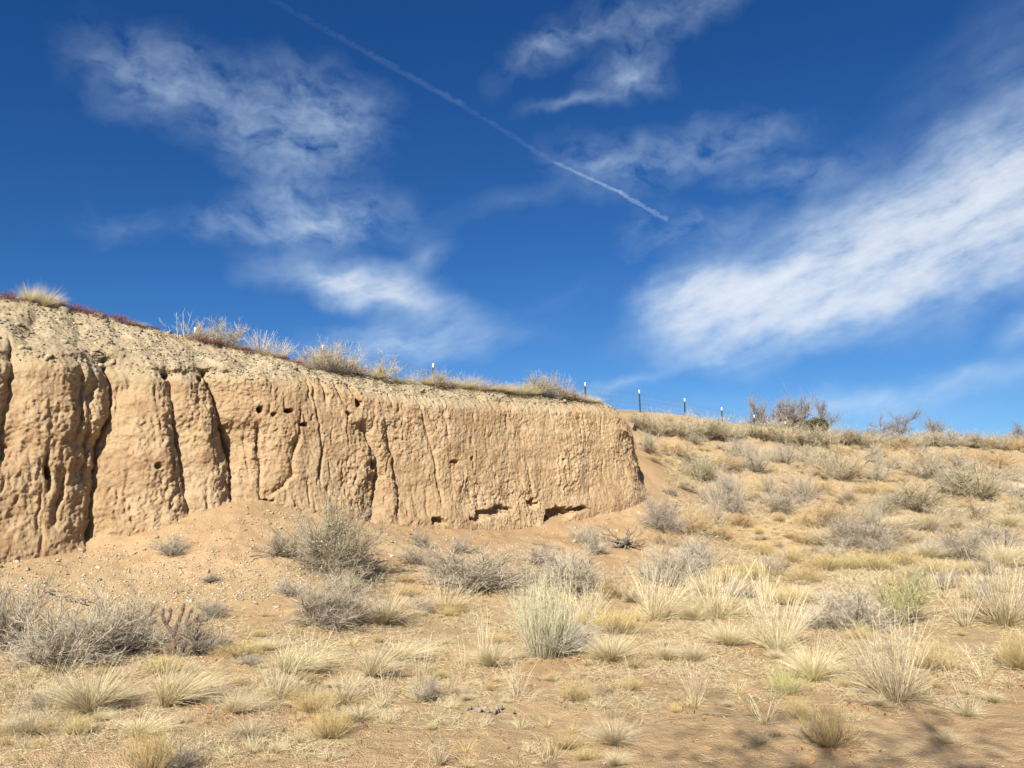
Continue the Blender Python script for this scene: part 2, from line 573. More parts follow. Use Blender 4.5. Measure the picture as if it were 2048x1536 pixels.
def soil_material():
    m, T, b = new_mat('sandy_soil')
    P = T.new('ShaderNodeNewGeometry').outputs['Position']
    n1 = T.noise(P, .55, 5, .6)
    n2 = T.noise(P, 4.0, 6, .65)
    n3 = T.noise(P, 30, 4, .65)
    c = T.mix(T.rng(n1, .35, .65), (0.364, 0.240, 0.123), (0.434, 0.305, 0.168))
    c = T.mix(T.rng(n2, .45, .72), c, (0.324, 0.202, 0.100))
    hill = T.attr('hill')
    c = T.mix(T.m('MULTIPLY', hill, T.rng(T.noise(P, .9, 4, .6), .42, .62)), c, (0.429, 0.298, 0.175))
    lit = T.attr('litter')
    c = T.mix(T.m('MULTIPLY', T.rng(T.m('ADD', T.m('MULTIPLY', n2, .6), T.m('MULTIPLY', n3, .5)), .50, .66), lit), c, (0.399, 0.338, 0.184))
    # grit: pale and dark grains
    v = T.vor(P, 85)
    gr = T.noise(P, 60, 3, .7)
    c = T.mix(T.m('MULTIPLY', T.rng(v, .24, .12), T.rng(gr, .55, .62)), c, (0.578, 0.505, 0.350))
    v2 = T.vor(P, 48)
    c = T.mix(T.m('MULTIPLY', T.rng(v2, .26, .14), T.rng(gr, .44, .36)), c, (0.200, 0.146, 0.082))
    c = T.mix(T.rng(n3, .3, .75, 0, .35), c, (0.319, 0.212, 0.111))
    T.l.new(c, b.inputs['Base Color'])
    h = T.m('ADD', T.m('MULTIPLY', T.noise(P, 16, 4, .7), .6), T.m('MULTIPLY', T.m('SUBTRACT', .5, v), .22))
    bump(T, b, h, .75, .05)
    return m


def bank_material():
    m, T, b = new_mat('bank_earth')
    P = T.new('ShaderNodeNewGeometry').outputs['Position']
    mp = T.new('ShaderNodeMapping')
    T.l.new(P, mp.inputs[0])
    mp.inputs['Scale'].default_value = (1, 1, .45)
    Q = mp.outputs[0]
    n1 = T.noise(P, .8, 5, .62)
    n2 = T.noise(P, 3.2, 6, .66)
    n3 = T.noise(P, 22, 5, .68)
    c = T.mix(T.rng(n1, .36, .64), (0.377, 0.264, 0.147), (0.434, 0.319, 0.189))
    c = T.mix(T.rng(n2, .47, .64), c, (0.316, 0.202, 0.105))                # browner scars where the crust has come off
    c = T.mix(T.m('MULTIPLY', T.rng(n2, .42, .30), .7), c, (0.486, 0.356, 0.205))
    c = T.mix(T.rng(n3, .42, .75, 0, .45), c, (0.289, 0.195, 0.108))
    mp2 = T.new('ShaderNodeMapping')
    T.l.new(P, mp2.inputs[0])
    mp2.inputs['Scale'].default_value = (1, 1, .12)
    c = T.mix(T.rng(T.noise(mp2.outputs[0], 5.5, 3, .6), .52, .72, 0, .5), c, (0.278, 0.176, 0.097))      # run-off streaks
    mp3 = T.new('ShaderNodeMapping')
    T.l.new(P, mp3.inputs[0])
    mp3.inputs['Scale'].default_value = (.22, .22, 1.6)
    c = T.mix(T.rng(T.noise(mp3.outputs[0], 1.1, 3, .6), .50, .68, 0, .55), c, (0.306, 0.189, 0.105))     # darker beds
    g = T.attr('gravel')
    gc = T.mix(T.rng(n1, .38, .62), (0.348, 0.272, 0.165), (0.416, 0.330, 0.205))
    gc = T.mix(T.rng(T.noise(P, 9, 5, .7), .45, .68), gc, (0.265, 0.200, 0.120))
    c = T.mix(g, c, gc)
    T.l.new(c, b.inputs['Base Color'])
    h = T.noise(Q, 14, 6, .78)
    bump(T, b, h, .75, .05)
    return m


MAT_SOIL, MAT_BANK = soil_material(), bank_material()

# ------------------------------------------------------------------ ground sheet (rings round the viewpoint, out to the horizon)
ang = np.concatenate([np.linspace(-180, -44, 50)[:-1], np.linspace(-44, 44, 540), np.linspace(44, 180, 50)[1:]])
rad = np.concatenate([np.geomspace(.3, 3.5, 24)[:-1], np.geomspace(3.5, 80, 500), np.geomspace(80, 3500, 44)[1:]])
AA, RR = np.meshgrid(np.radians(ang), rad)
GX, GY = RR * np.sin(AA), RR * np.cos(AA)
GZ = np.empty(GX.shape)
_in = (GX > -21.9) & (GX < 45.9) & (GY > 1.6) & (GY < 61.9)
GZ[_in] = ground_z(GX[_in], GY[_in])
GZ[~_in] = _exact_ground_z(GX[~_in], GY[~_in])
GZ = GZ + (.014 * fbm(GX * 9, GY * 9, 60, 3) + .006 * np.abs(pnoise(GX * 24, GY * 24, 66))) * (RR < 48)
hillA = sstep(.6, 1.4, GZ) * sstep(3.2, 4.8, GX)
litt = sstep(-.25, .3, fbm(GX * .35, GY * .35, 80, 3)) * sstep(2.5, 7.0, GY - .35 * (GX - 1)) * sstep(.95, .55, GZ) + hillA * .8
V = np.stack([GX, GY, GZ], -1).reshape(-1, 3)
me = mesh_from('ground', V, grid_faces(*GX.shape)[:, ::-1], {'hill': hillA, 'litter': np.clip(litt, 0, 1)})
ground = obj('ground', me, MAT_SOIL, kind='structure', label='sandy orange-tan ground rising into a brushy slope')

# ------------------------------------------------------------------ the bank's face
sF0, sF1 = s_of_u(-70), S_CORNER + 1.2
s_cols = np.concatenate([np.linspace(0.05, sF0, 120)[:-1], np.linspace(sF0, sF1, 960), np.linspace(sF1, S_LEN - .02, 120)[1:]])
NF, NSL, NB = 262, 100, 12
fr = np.linspace(0, 1, NF)
sl = np.linspace(0, 1, NSL + 1)[1:]
bk = np.linspace(0, 1, NB + 1)[1:]
SS = s_cols[None, :]
zb, zf, zc, ww = ZB(SS), ZF(SS), ZC(SS), wset(SS)
zlo = zb - .7
# profile: offset inwards o and height z
k = fr[:, None]
wob_top = .10 * fbm(SS * 1.7, SS * 0 + 3, 5, 3)
Zf = zlo + (zf + wob_top - zlo) * k
kk = np.clip((Zf - zb) / (zf - zb), 0, 1)
Of = LEAN * kk ** 1.3 + .14 * sstep(.88, 1.0, kk) ** 2 - .10 * sstep(.25, 0, kk)
k = sl[:, None]
Zs = (zf + wob_top) + (zc - zf - wob_top) * (k ** .93)
Os = LEAN + .14 + (ww - LEAN - .14) * k ** 1.05
k = bk[:, None]
Zk = zc + .02 * np.sin(k * 3) - .5 * sstep(.75, 1, k)
Ok = ww + 2.6 * k
ZZ, OO = np.vstack([Zf, Zs, Zk]), np.vstack([Of, Os, Ok])
SSf = np.broadcast_to(SS, ZZ.shape)
onface = np.vstack([np.ones_like(Zf), np.broadcast_to(sstep(.25, 0, sl)[:, None], Zs.shape), np.zeros_like(Zk)])
gravel = np.vstack([sstep(.86, 1.04, kk + .16 * fbm(SS * 1.6, Zf * 1.6, 8, 4, .6)), np.ones_like(Zs), np.ones_like(Zk)])
hgt = np.clip((ZZ - zb) / (zf - zb), 0, 1.3)


def sz(u, v):
    s, z = z_of(u, v, LEAN * .5)
    return s, z


D = np.zeros_like(ZZ)
wx = .05 * fbm(SSf * 2.2, ZZ * 2.6, 100, 3)
wx2 = .022 * fbm(SSf * 7, ZZ * 7, 104, 3)
FISS = [  # polyline in the photo, shaded width (m), depth (m), width of the lit return (m)
    ([(12, 640), (14, 700), (16, 760), (8, 850), (12, 930)], .24, .16, .4),
    ([(222, 690), (232, 760), (230, 830), (208, 900), (206, 980), (198, 1090)], .60, .36, .95),
    ([(343, 735), (355, 790), (366, 870), (378, 940), (388, 1035)],   .34, .22, .55),
    ([(424, 728), (446, 800), (462, 850), (476, 900), (479, 1010)], .52, .38, .9),
    ([(104, 910), (106, 960), (100, 985)], .10, .12, .05),
    ([(140, 950), (128, 1010), (128, 1050)], .16, .10, .05),
    ([(528, 850), (532, 930), (530, 1000)], .10, .10, .04),
    ([(508, 870), (505, 930)], .06, .05, .04),
    ([(638, 770), (642, 830), (650, 890), (648, 960)], .05, .07, .03),
    ([(628, 770), (632, 800)], .05, .07, .03),
    ([(600, 880), (590, 950), (570, 975), (545, 995)], .22, .10, .05),
    ([(655, 890), (645, 960)], .10, .06, .04),
    ([(722, 745), (728, 800)], .14, .18, .05),
    ([(738, 850), (758, 900), (766, 940), (758, 990), (748, 1040)], .40, .17, .5),
    ([(782, 850), (796, 910), (802, 950), (799, 1035)], .16, .11, .5),
    ([(858, 820), (870, 880), (878, 920), (884, 1010)], .10, .06, .04),
    ([(900, 790), (905, 880)], .06, .04, .04),
    ([(1066, 920), (1070, 985)], .08, .06, .04),
    ([(1032, 830), (1034, 850)], .06, .05, .04),
    ([(165, 740), (172, 830), (160, 880)], .22, .13, .06),
    ([(190, 760), (186, 870), (180, 960)], .20, .10, .06),
    ([(690, 760), (698, 800)], .12, .09, .04), ([(660, 765), (664, 800)], .08, .07, .04),
]
scar = np.zeros_like(ZZ)
for poly, wb, dep, ret in FISS:
    q = np.array([sz(*p) for p in poly])
    q = q[np.argsort(q[:, 1])]
    zz = ZZ
    sc = np.interp(zz, q[:, 1], q[:, 0])
    ends = sstep(q[0, 1] - .16, q[0, 1] + .12, zz) * sstep(q[-1, 1] + .14, q[-1, 1] - .10, zz)
    dxs = SSf - sc + wx * 1.2 + wx2
    wv = wb * (1 + .45 * pnoise(zz * 1.7, SSf * .3, 130))
    dv = dep * (1 + .5 * pnoise(zz * 2.3, SSf * .2 + 9, 131))
    a = np.clip((dxs + wv) / wv, 0, 1) ** 1.7 * (dxs <= 0)
    b_ = np.clip(1 - dxs / ret, 0, 1) ** 1.6 * (dxs > 0)
    if ret > .2:                                                   # a narrow slot where the two faces meet
        b_ = b_ * .9 + .25 * np.clip(1 - np.abs(dxs) / .035, 0, 1)
    D -= ends * dv * (a + b_)
    scar = np.maximum(scar, ends * sstep(0, .25, a) * min(1, wb / .3))
# broad swells, ribs and shed crust
rough = sstep(-.15, .25, fbm(SSf * .9, ZZ * .5, 150, 2) + .25 * sstep(8.5, 5.5, SSf - sF0 + 0) - .1)
D += .13 * fbm(SSf * .55, ZZ * .4, 151, 3)
rib = pnoise(SSf * 3.1 + wx * 6, ZZ * .55, 152)
flat_ = 1 - .75 * sstep(5.5, 8.5, SSf - sF0)                      # the right-hand part is flatter
D += flat_ * (.002 + .014 * rough) * (1 - 2.6 * np.abs(rib)) * sstep(.02, .3, hgt)
rib2 = pnoise(SSf * 8.5 + wx * 14, ZZ * 1.3, 153)
D += .003 * rough * (1 - 3 * np.abs(rib2))
c1 = fbm(SSf * 3.4 + wx * 5, ZZ * 2.6, 160, 3, .55)
cal = .35 + .65 * sstep(-.2, .3, fbm(SSf * .8 + 7, ZZ * .9, 158, 2))        # calm and broken areas
D += cal * (.016 * sstep(.02, .16, c1) - .012 * sstep(.06, .20, -c1))
c2 = fbm(SSf * 8.5 + wx * 9, ZZ * 4.8, 161, 3, .6)
D += (.3 + .7 * cal) * (.007 * sstep(.0, .10, c2) - .009 * sstep(.20, .32, -c2))
c3 = fbm(SSf * 19, ZZ * 15, 162, 3, .6)
D += (.4 + .6 * cal) * (.008 * sstep(.0, .16, c3) + .009 * c3)
D += .007 * rough * fbm(SSf * 30, ZZ * 24, 163, 2)
D += scar * (.050 * fbm(SSf * 5, ZZ * 3.4, 180, 4, .6) + .016 * fbm(SSf * 16, ZZ * 11, 181, 3, .6))
# lumpy weathered crust, finer and coarser by turns, faint level bedding
D += (.35 + .65 * cal) * (.020 * fbm(SSf * 4.2, ZZ * 2.6, 190, 4, .6) + .008 * np.abs(fbm(SSf * 11, ZZ * 7, 193, 3, .6)) - .012 * sstep(.25, .45, fbm(SSf * 7, ZZ * 8, 196, 2)))
D += .012 * pnoise(SSf * .35, ZZ * 5.5 + .4 * fbm(SSf * .6, ZZ * .6, 199, 2), 198)
D += .07 * fbm(SSf * 1.5, ZZ * 1.7, 200, 4, .6) * sstep(1.3, .4, np.abs(SSf - S_CORNER + .2))
# short narrow cracks
q_ = np.random.default_rng(31)
for _ in range(230):
    s0 = q_.uniform(sF0, S_CORNER)
    zb0, zf0 = float(ZB(s0)), float(ZF(s0))
    ln = q_.uniform(.05, .20) if q_.random() < .85 else q_.uniform(.25, .5)
    z0 = q_.uniform(zb0, zf0 - .05)
    c0, c1_ = np.searchsorted(s_cols, (s0 - .25, s0 + .25))
    S_, Z_ = SSf[:, c0:c1_], ZZ[:, c0:c1_]
    dxs = S_ - s0 + (Z_ - z0) * q_.uniform(-.2, .12) + wx[:, c0:c1_] * .9 + wx2[:, c0:c1_] * .8
    wd_ = q_.uniform(.012, .022)
    D[:, c0:c1_] -= q_.uniform(.015, .05) * (1 if s0 - sF0 < 7 else .6) * np.where(dxs > 0, np.clip(1 - dxs / wd_, 0, 1), np.clip(1 + dxs / (wd_ * 2.5), 0, 1)) * sstep(ln, ln * .4, np.abs(Z_ - z0))
run = pnoise(SSf * 7 + wx * 16 + wx2 * 14, ZZ * 1.4, 205)
D -= .009 * flat_ * np.clip(1 - 5.5 * np.abs(run), 0, 1) * sstep(.05, .4, fbm(SSf * .9, ZZ * 1.2, 206, 2)) * sstep(.05, .3, hgt)
pits = sstep(.42, .58, pnoise(SSf * 6, ZZ * 4.2, 164)) * sstep(.1, .5, fbm(SSf * 1.1, ZZ * 1.1, 165, 2) + .3)
D -= .04 * pits
# burrows and hollows: u, v, half width px, half height px, depth m
for u, v, hw, hh, dep in [(528, 818, 5, 7, .35), (583, 822, 8, 4, .35), (705, 827, 6, 5, .35), (728, 804, 7, 9, .40), (616, 849, 8, 4, .22), (554, 828, 5, 4, .12), (324, 931, 7, 7, .14), (106, 945, 7, 14, .22),
                          (978, 1027, 32, 8, .16), (1004, 1016, 22, 7, .17), (948, 1038, 20, 6, .12), (1114, 1028, 24, 13, .28), (1150, 1019, 20, 6, .18), (1096, 1042, 13, 15, .28), (1064, 1008, 12, 9, .20), (872, 1042, 16, 9, .22),
                          (915, 925, 9, 4, .10), (953, 917, 3, 4, .10), (1132, 921, 3, 5, .08), (1235, 920, 2, 3, .06), (752, 932, 7, 9, .12), (415, 752, 8, 7, .14), (338, 748, 8, 8, .16), 
                          (740, 1040, 10, 6, .14), (545, 1000, 12, 5, .12)]:
    s0, z0 = sz(u, v)
    p0 = plan_at(np.array(s0))
    mpp = p0[1] / FPX
    n0 = plan_normal(np.array(s0))
    vd = p0 / np.linalg.norm(p0)
    cosv = abs(float(vd @ n0))
    big = hw > 10
    e = np.hypot((SSf - s0 + wx * (2.2 if big else .6) + wx2 * (3.2 if big else 1.4)) / (hw * mpp / max(cosv, .45)), (ZZ - z0 + wx2 * (3.4 if big else 1.4) + (wx * 1.1 if big else 0)) / (hh * mpp))
    sl_ = np.clip(.8 + .3 * (ZZ - z0) / (hh * mpp), .5, 1.0) if big else 1.0      # hollows: deep under the lip, sloping floor
    D -= dep * sl_ * sstep(1.15, .70, e)
D *= onface
D *= sstep(0, .06, (SSf - .05))
# the gravel slope: lumps and small gullies
Nn = plan_normal(s_cols)
Pc = plan_at(s_cols)
inw = OO - D
X = Pc[None, :, 0] - Nn[None, :, 0] * inw
Y = Pc[None, :, 1] - Nn[None, :, 1] * inw
lump = (.06 * fbm(SSf * 1.4, OO * 1.4, 170, 3) + .035 * fbm(SSf * 5, OO * 5 + ZZ * 3, 171, 4, .6) + .014 * fbm(SSf * 17, OO * 14 + ZZ * 10, 172, 3, .65)
        - .10 * np.clip(1 - 5 * np.abs(pnoise(SSf * 1.1 + wx * 2, OO * .35, 173)), 0, 1) * sstep(.0, .3, (zc - ZZ)))
Z = ZZ + lump * (1 - onface)
BV = np.stack([X, Y, Z], -1)
me = mesh_from('earth_bank', BV.reshape(-1, 3), grid_faces(*Z.shape), {'gravel': gravel})
bank = obj('earth_bank', me, MAT_BANK, kind='structure', label='steep eroded tan earth bank with fissures, burrows and a gravelly top')

# surface look-up for planting and stones
BZ_rows = BV[NF:, :, :]
NSURF = NSL + NB


def bank_z(x, y):
    """height of the bank's upper slope above plan points (x, y); nan outside"""
    s, d = to_plan(x, y)
    ci = np.clip(np.interp(s, s_cols, np.arange(len(s_cols))), 0, len(s_cols) - 1).round().astype(int)
    out = np.full(s.shape, np.nan)
    for i in np.where((d > 0) & (d < 6))[0]:
        o, z = OO[NF:, ci[i]], Z[NF:, ci[i]]
        if o[0] <= d[i] <= o[-1] - .5 and .1 < s[i] < S_LEN - .1:
            out[i] = np.interp(d[i], o, z)
    return out


def surf_z(x, y):
    g = ground_z(np.atleast_1d(x), np.atleast_1d(y))
    b = bank_z(x, y)
    return np.where(np.isnan(b), g, np.maximum(b, g))


def drop(u, v, near=3.5, far=60.0, slide=0):
    """the ground point seen at photo pixel (u, v): march along the sight line"""
    d = ray(u, v)
    d = d / d[1]
    Ys = np.geomspace(near, far, 260)
    P = EYE[None] + d[None] * Ys[:, None]
    h = P[:, 2] - surf_z(P[:, 0], P[:, 1])
    hit = np.where(h <= 0)[0]
    if not len(hit) and slide < 30:
        return drop(u, v + 3, near, far, slide + 1)
    i = hit[0] if len(hit) else int(np.argmin(h))
    if len(hit) and i > 0:
        t = h[i - 1] / (h[i - 1] - h[i])
        p = P[i - 1] + (P[i] - P[i - 1]) * t
    else:
        p = P[i].copy()
    p[2] = surf_z(p[:1], p[1:2])[0]
    return p
# ------------------------------------------------------------------ plant materials
def plant_mat(name, stops, rand=.25, transl=.25, tint=None):
    """stops: (position along the blade or twig, colour); per-blade and per-plant variation"""
    m = bpy.data.materials.new(name)
    m.use_nodes = True
    T = NT(m.node_tree)
    T.n.clear()
    out = T.new('ShaderNodeOutputMaterial')
    cr = T.new('ShaderNodeValToRGB')
    el_ = cr.color_ramp.elements
    while len(el_) < len(stops):
        el_.new(.5)
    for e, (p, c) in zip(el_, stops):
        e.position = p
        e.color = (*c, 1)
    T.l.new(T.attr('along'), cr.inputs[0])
    rnd = T.attr('rnd')
    oi = T.new('ShaderNodeObjectInfo').outputs['Random']
    v = T.m('ADD', T.m('MULTIPLY_ADD', T.m('SUBTRACT', rnd, .5), 2 * rand, 1.0), T.m('MULTIPLY', T.m('SUBTRACT', oi, .5), .28))
    hs = T.new('ShaderNodeHueSaturation')
    T.l.new(cr.outputs[0], hs.inputs['Color'])
    T.l.new(v, hs.inputs['Value'])
    T.l.new(T.m('MULTIPLY_ADD', rnd, .35, .82), hs.inputs['Saturation'])
    T.l.new(T.m('MULTIPLY_ADD', oi, .016, .492), hs.inputs['Hue'])
    d = T.new('ShaderNodeBsdfDiffuse')
    T.l.new(hs.outputs[0], d.inputs[0])
    sh = d.outputs[0]
    if transl:
        tr_ = T.new('ShaderNodeBsdfTranslucent')
        T.l.new(hs.outputs[0], tr_.inputs[0])
        mx = T.new('ShaderNodeMixShader')
        mx.inputs[0].default_value = transl
        T.l.new(sh, mx.inputs[1])
        T.l.new(tr_.outputs[0], mx.inputs[2])
        sh = mx.outputs[0]
    T.l.new(sh, out.inputs[0])
    return m


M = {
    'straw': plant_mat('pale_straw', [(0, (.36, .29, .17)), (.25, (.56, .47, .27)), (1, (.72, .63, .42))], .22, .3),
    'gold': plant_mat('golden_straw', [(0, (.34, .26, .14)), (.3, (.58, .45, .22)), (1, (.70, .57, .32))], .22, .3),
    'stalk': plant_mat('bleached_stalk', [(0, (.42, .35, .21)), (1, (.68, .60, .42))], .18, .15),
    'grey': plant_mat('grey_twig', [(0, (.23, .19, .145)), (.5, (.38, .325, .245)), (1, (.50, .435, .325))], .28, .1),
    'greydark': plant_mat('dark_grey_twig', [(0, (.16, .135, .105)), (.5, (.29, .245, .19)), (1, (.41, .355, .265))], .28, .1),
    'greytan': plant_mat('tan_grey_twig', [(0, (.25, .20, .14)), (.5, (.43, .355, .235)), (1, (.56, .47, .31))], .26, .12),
    'olive': plant_mat('olive_grey_twig', [(0, (.22, .185, .13)), (.5, (.36, .315, .21)), (1, (.48, .425, .28))], .25, .15),
    'oliveleaf': plant_mat('small_grey_leaf', [(0, (.38, .345, .23)), (1, (.49, .44, .29))], .25, .2),
    'snake': plant_mat('yellow_stem', [(0, (.24, .18, .105)), (.45, (.44, .335, .165)), (1, (.60, .475, .225))], .22, .2),
    'snakeflower': plant_mat('dry_yellow_head', [(0, (.60, .47, .20)), (1, (.66, .53, .25))], .25, .2),
    'tan': plant_mat('tan_tumbleweed', [(0, (.32, .225, .125)), (.5, (.48, .345, .185)), (1, (.60, .45, .255))], .25, .15),
    'rabbit': plant_mat('pale_green_stem', [(0, (.30, .265, .19)), (.35, (.47, .445, .29)), (.8, (.58, .54, .37)), (1, (.66, .59, .41))], .18, .25),
    'rabbithead': plant_mat('dry_seed_head', [(0, (.58, .49, .31)), (1, (.66, .57, .38))], .2, .25),
    'silver': plant_mat('silver_dead_twig', [(0, (.24, .215, .18)), (1, (.45, .41, .34))], .25, .05),
    'green': plant_mat('yellow_green_leaf', [(0, (.34, .31, .16)), (.4, (.44, .42, .19)), (1, (.55, .52, .25))], .25, .3),
    'greenfresh': plant_mat('fresh_green_leaf', [(0, (.30, .30, .13)), (1, (.44, .47, .20))], .2, .3),
    'red': plant_mat('red_weed', [(0, (.17, .09, .075)), (.5, (.24, .105, .095)), (1, (.33, .16, .14))], .3, .2),
    'dark': plant_mat('dead_dark_wood', [(0, (.09, .075, .06)), (1, (.16, .135, .105))], .2, 0),
    'wood': plant_mat('weathered_wood', [(0, (.16, .13, .10)), (1, (.25, .205, .155))], .2, 0),
    'bark': plant_mat('bare_tree_bark', [(0, (.15, .12, .095)), (1, (.25, .20, .16))], .2, 0),
    'barkfar': plant_mat('bare_twig_bark', [(0, (.20, .172, .145)), (1, (.31, .262, .22))], .2, .1),
    'juniper': plant_mat('juniper_leaf', [(0, (.06, .06, .03)), (1, (.13, .125, .06))], .35, .1),
    'cholla': plant_mat('purple_brown_cactus', [(0, (.12, .095, .065)), (.5, (.15, .095, .072)), (1, (.19, .12, .09))], .2, 0),
    'spine': plant_mat('pale_spine', [(0, (.45, .37, .25)), (1, (.58, .50, .36))], .2, .2),
    'leaf': plant_mat('fallen_leaf', [(0, (.26, .14, .065)), (1, (.40, .235, .115))], .35, .15),
}


# ------------------------------------------------------------------ geometry of blades, twigs and tubes
def unit(v):
    return v / np.maximum(np.linalg.norm(v, axis=-1, keepdims=True), 1e-9)


class Geo:
    def __init__(self):
        self.V, self.F, self.al, self.rn, self.n = [], [], [], [], 0

    def ribbons(self, P0, D, L, B, Wd, seg=3, taper=.15, rg=rng, al=(0, 1)):
        """N curved tapering ribbons: start, direction, length, bend vector, width"""
        N = len(P0)
        if N == 0:
            return
        L, Wd = np.broadcast_to(L, (N,)), np.broadcast_to(Wd, (N,))
        t = np.linspace(0, 1, seg + 1)
        pos = P0[:, None] + D[:, None] * (L[:, None] * t)[..., None] + B[:, None] * (L[:, None] * t * t)[..., None]
        side = unit(np.cross(D + B, rg.normal(size=(N, 3))))
        wv = (Wd[:, None] * (1 - (1 - taper) * t ** 1.3))[..., None] * side[:, None] * .5
        V = np.stack([pos - wv, pos + wv], 2).reshape(-1, 3)           # N,(seg+1),2
        base = self.n + np.arange(N)[:, None] * (2 * (seg + 1)) + np.arange(seg)[None] * 2
        F = np.stack([base, base + 1, base + 3, base + 2], -1).reshape(-1, 4)
        self.V.append(V)
        self.F.append(F)
        self.n += len(V)
        self.al.append(np.broadcast_to((al[0] + (al[1] - al[0]) * t)[None, :, None], (N, seg + 1, 2)).reshape(-1))
        self.rn.append(np.repeat(rg.random(N), 2 * (seg + 1)))
        return pos

    def tube(self, pts, rad, n=6, al=(0, 1), rv=.5, cap=True):
        pts, rad = np.asarray(pts, float), np.asarray(rad, float)
        tg = unit(np.gradient(pts, axis=0))
        a = unit(np.cross(tg, np.array([.31, .87, .39])))
        b = np.cross(tg, a)
        th = np.linspace(0, 2 * np.pi, n, endpoint=False)
        V = pts[:, None] + rad[:, None, None] * (np.cos(th)[None, :, None] * a[:, None] + np.sin(th)[None, :, None] * b[:, None])
        k = len(pts)
        i = np.arange(k - 1)[:, None] * n
        j = np.arange(n)[None]
        F = np.stack([i + j, i + (j + 1) % n, i + n + (j + 1) % n, i + n + j], -1).reshape(-1, 4) + self.n
        V = V.reshape(-1, 3)
        alv = np.repeat(np.linspace(al[0], al[1], k), n)
        if cap:
            e = self.n + (k - 1) * n
            if n == 6:
                F = np.vstack([F, [[e, e + 1, e + 2, e + 5], [e + 2, e + 3, e + 4, e + 5]]])
            elif n == 4:
                F = np.vstack([F, [[e, e + 1, e + 2, e + 3]]])
        self.V.append(V)
        self.F.append(F)
        self.al.append(alv)
        self.rn.append(np.full(len(V), rv))
        self.n += len(V)

    def quads(self, C, size, rg=rng, al=(0, 1), flat=0.0):
        """small leaf quads with a random facing"""
        N = len(C)
        if N == 0:
            return
        a = unit(rg.normal(size=(N, 3)))
        b = unit(np.cross(a, rg.normal(size=(N, 3)) * np.array([1, 1, 1 - flat]) + np.array([0, 0, flat])))
        a = np.cross(b, unit(np.cross(a, b)))
        s = np.broadcast_to(size, (N,))[:, None] * .5
        V = np.stack([C - a * s, C - b * s * .55, C + a * s, C + b * s * .55], 1).reshape(-1, 3)
        F = (np.arange(N)[:, None] * 4 + np.arange(4)[None]) + self.n
        self.V.append(V)
        self.F.append(F)
        self.al.append(np.tile(np.linspace(al[0], al[1], 4), N))
        self.rn.append(np.repeat(rg.random(N), 4))
        self.n += len(V)

    def mesh(self, name):
        return mesh_from(name, np.vstack(self.V), np.vstack(self.F), {'along': np.concatenate(self.al), 'rnd': np.concatenate(self.rn)}, smooth=False)


def cone_dirs(n, lo, hi, rg, az=None, power=1.0):
    th = np.radians(lo + (hi - lo) * rg.random(n) ** power)
    ph = rg.random(n) * 2 * np.pi if az is None else az
    return np.stack([np.sin(th) * np.cos(ph), np.sin(th) * np.sin(ph), np.cos(th)], -1), ph


def branch_out(g, pos, n, rg, lo, hi, L, Wd, spread, up=.25, seg=2, al=(0, 1), bend=.25):
    """n side shoots from the ribbons in pos (N, seg+1, 3)"""
    N, K, _ = pos.shape
    wt = rg.random(N) ** 1.6 + .04
    pi = rg.choice(N, n, p=wt / wt.sum())              # some shoots carry much more than others
    t = lo + (hi - lo) * rg.random(n)
    x = t * (K - 1)
    i = np.minimum(x.astype(int), K - 2)
    f = (x - i)[:, None]
    p0 = pos[pi, i] * (1 - f) + pos[pi, i + 1] * f
    tg = unit(pos[pi, i + 1] - pos[pi, i])
    d = unit(tg + rg.normal(size=(n, 3)) * spread + np.array([0, 0, up]))
    b = rg.normal(size=(n, 3)) * bend
    return g.ribbons(p0, d, L * (.5 + rg.random(n)), b, Wd, seg=seg, rg=rg, al=al)


def p_bunch(seed, n=900, lean=(0.0, 0.0), spread=50, stalks=14, fine=1.0):
    """dense fountain of fine blades, unit height"""
    rg = np.random.default_rng(seed)
    g, s = Geo(), Geo()
    d, ph = cone_dirs(n, 2, spread, rg, power=.8)
    r0 = .10 * np.sqrt(rg.random(n))
    p0 = np.stack([r0 * np.cos(ph), r0 * np.sin(ph), np.zeros(n)], -1)
    b = np.stack([np.cos(ph), np.sin(ph), np.full(n, -.7)], -1) * (.06 + .40 * rg.random(n) ** 1.5)[:, None] + np.array([lean[0], lean[1], 0]) * .5 + rg.normal(size=(n, 3)) * .09
    d = unit(d + np.array([lean[0], lean[1], 0]))
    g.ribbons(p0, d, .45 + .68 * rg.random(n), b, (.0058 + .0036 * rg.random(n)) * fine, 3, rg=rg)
    m = n // 4                                                 # dead grey skirt
    d, ph = cone_dirs(m, 45, 88, rg)
    p0 = np.stack([.1 * np.cos(ph), .1 * np.sin(ph), np.full(m, .02)], -1)
    g.ribbons(p0, d, .25 + .25 * rg.random(m), np.tile([0, 0, -.3], (m, 1)), .0065 * fine, 2, rg=rg, al=(0, .3))
    d, ph = cone_dirs(stalks, 0, 32, rg)
    p0 = np.stack([.05 * np.cos(ph), .05 * np.sin(ph), np.zeros(stalks)], -1)
    b = np.stack([np.cos(ph), np.sin(ph), -.3 * np.ones(stalks)], -1) * .12 + np.array([lean[0], lean[1], 0]) * .5
    s.ribbons(p0, unit(d + np.array([lean[0], lean[1], 0])), 1.0 + .3 * rg.random(stalks), b, .0065, 4, rg=rg)
    return [('blades', g, 'straw'), ('seed_stalks', s, 'stalk')]


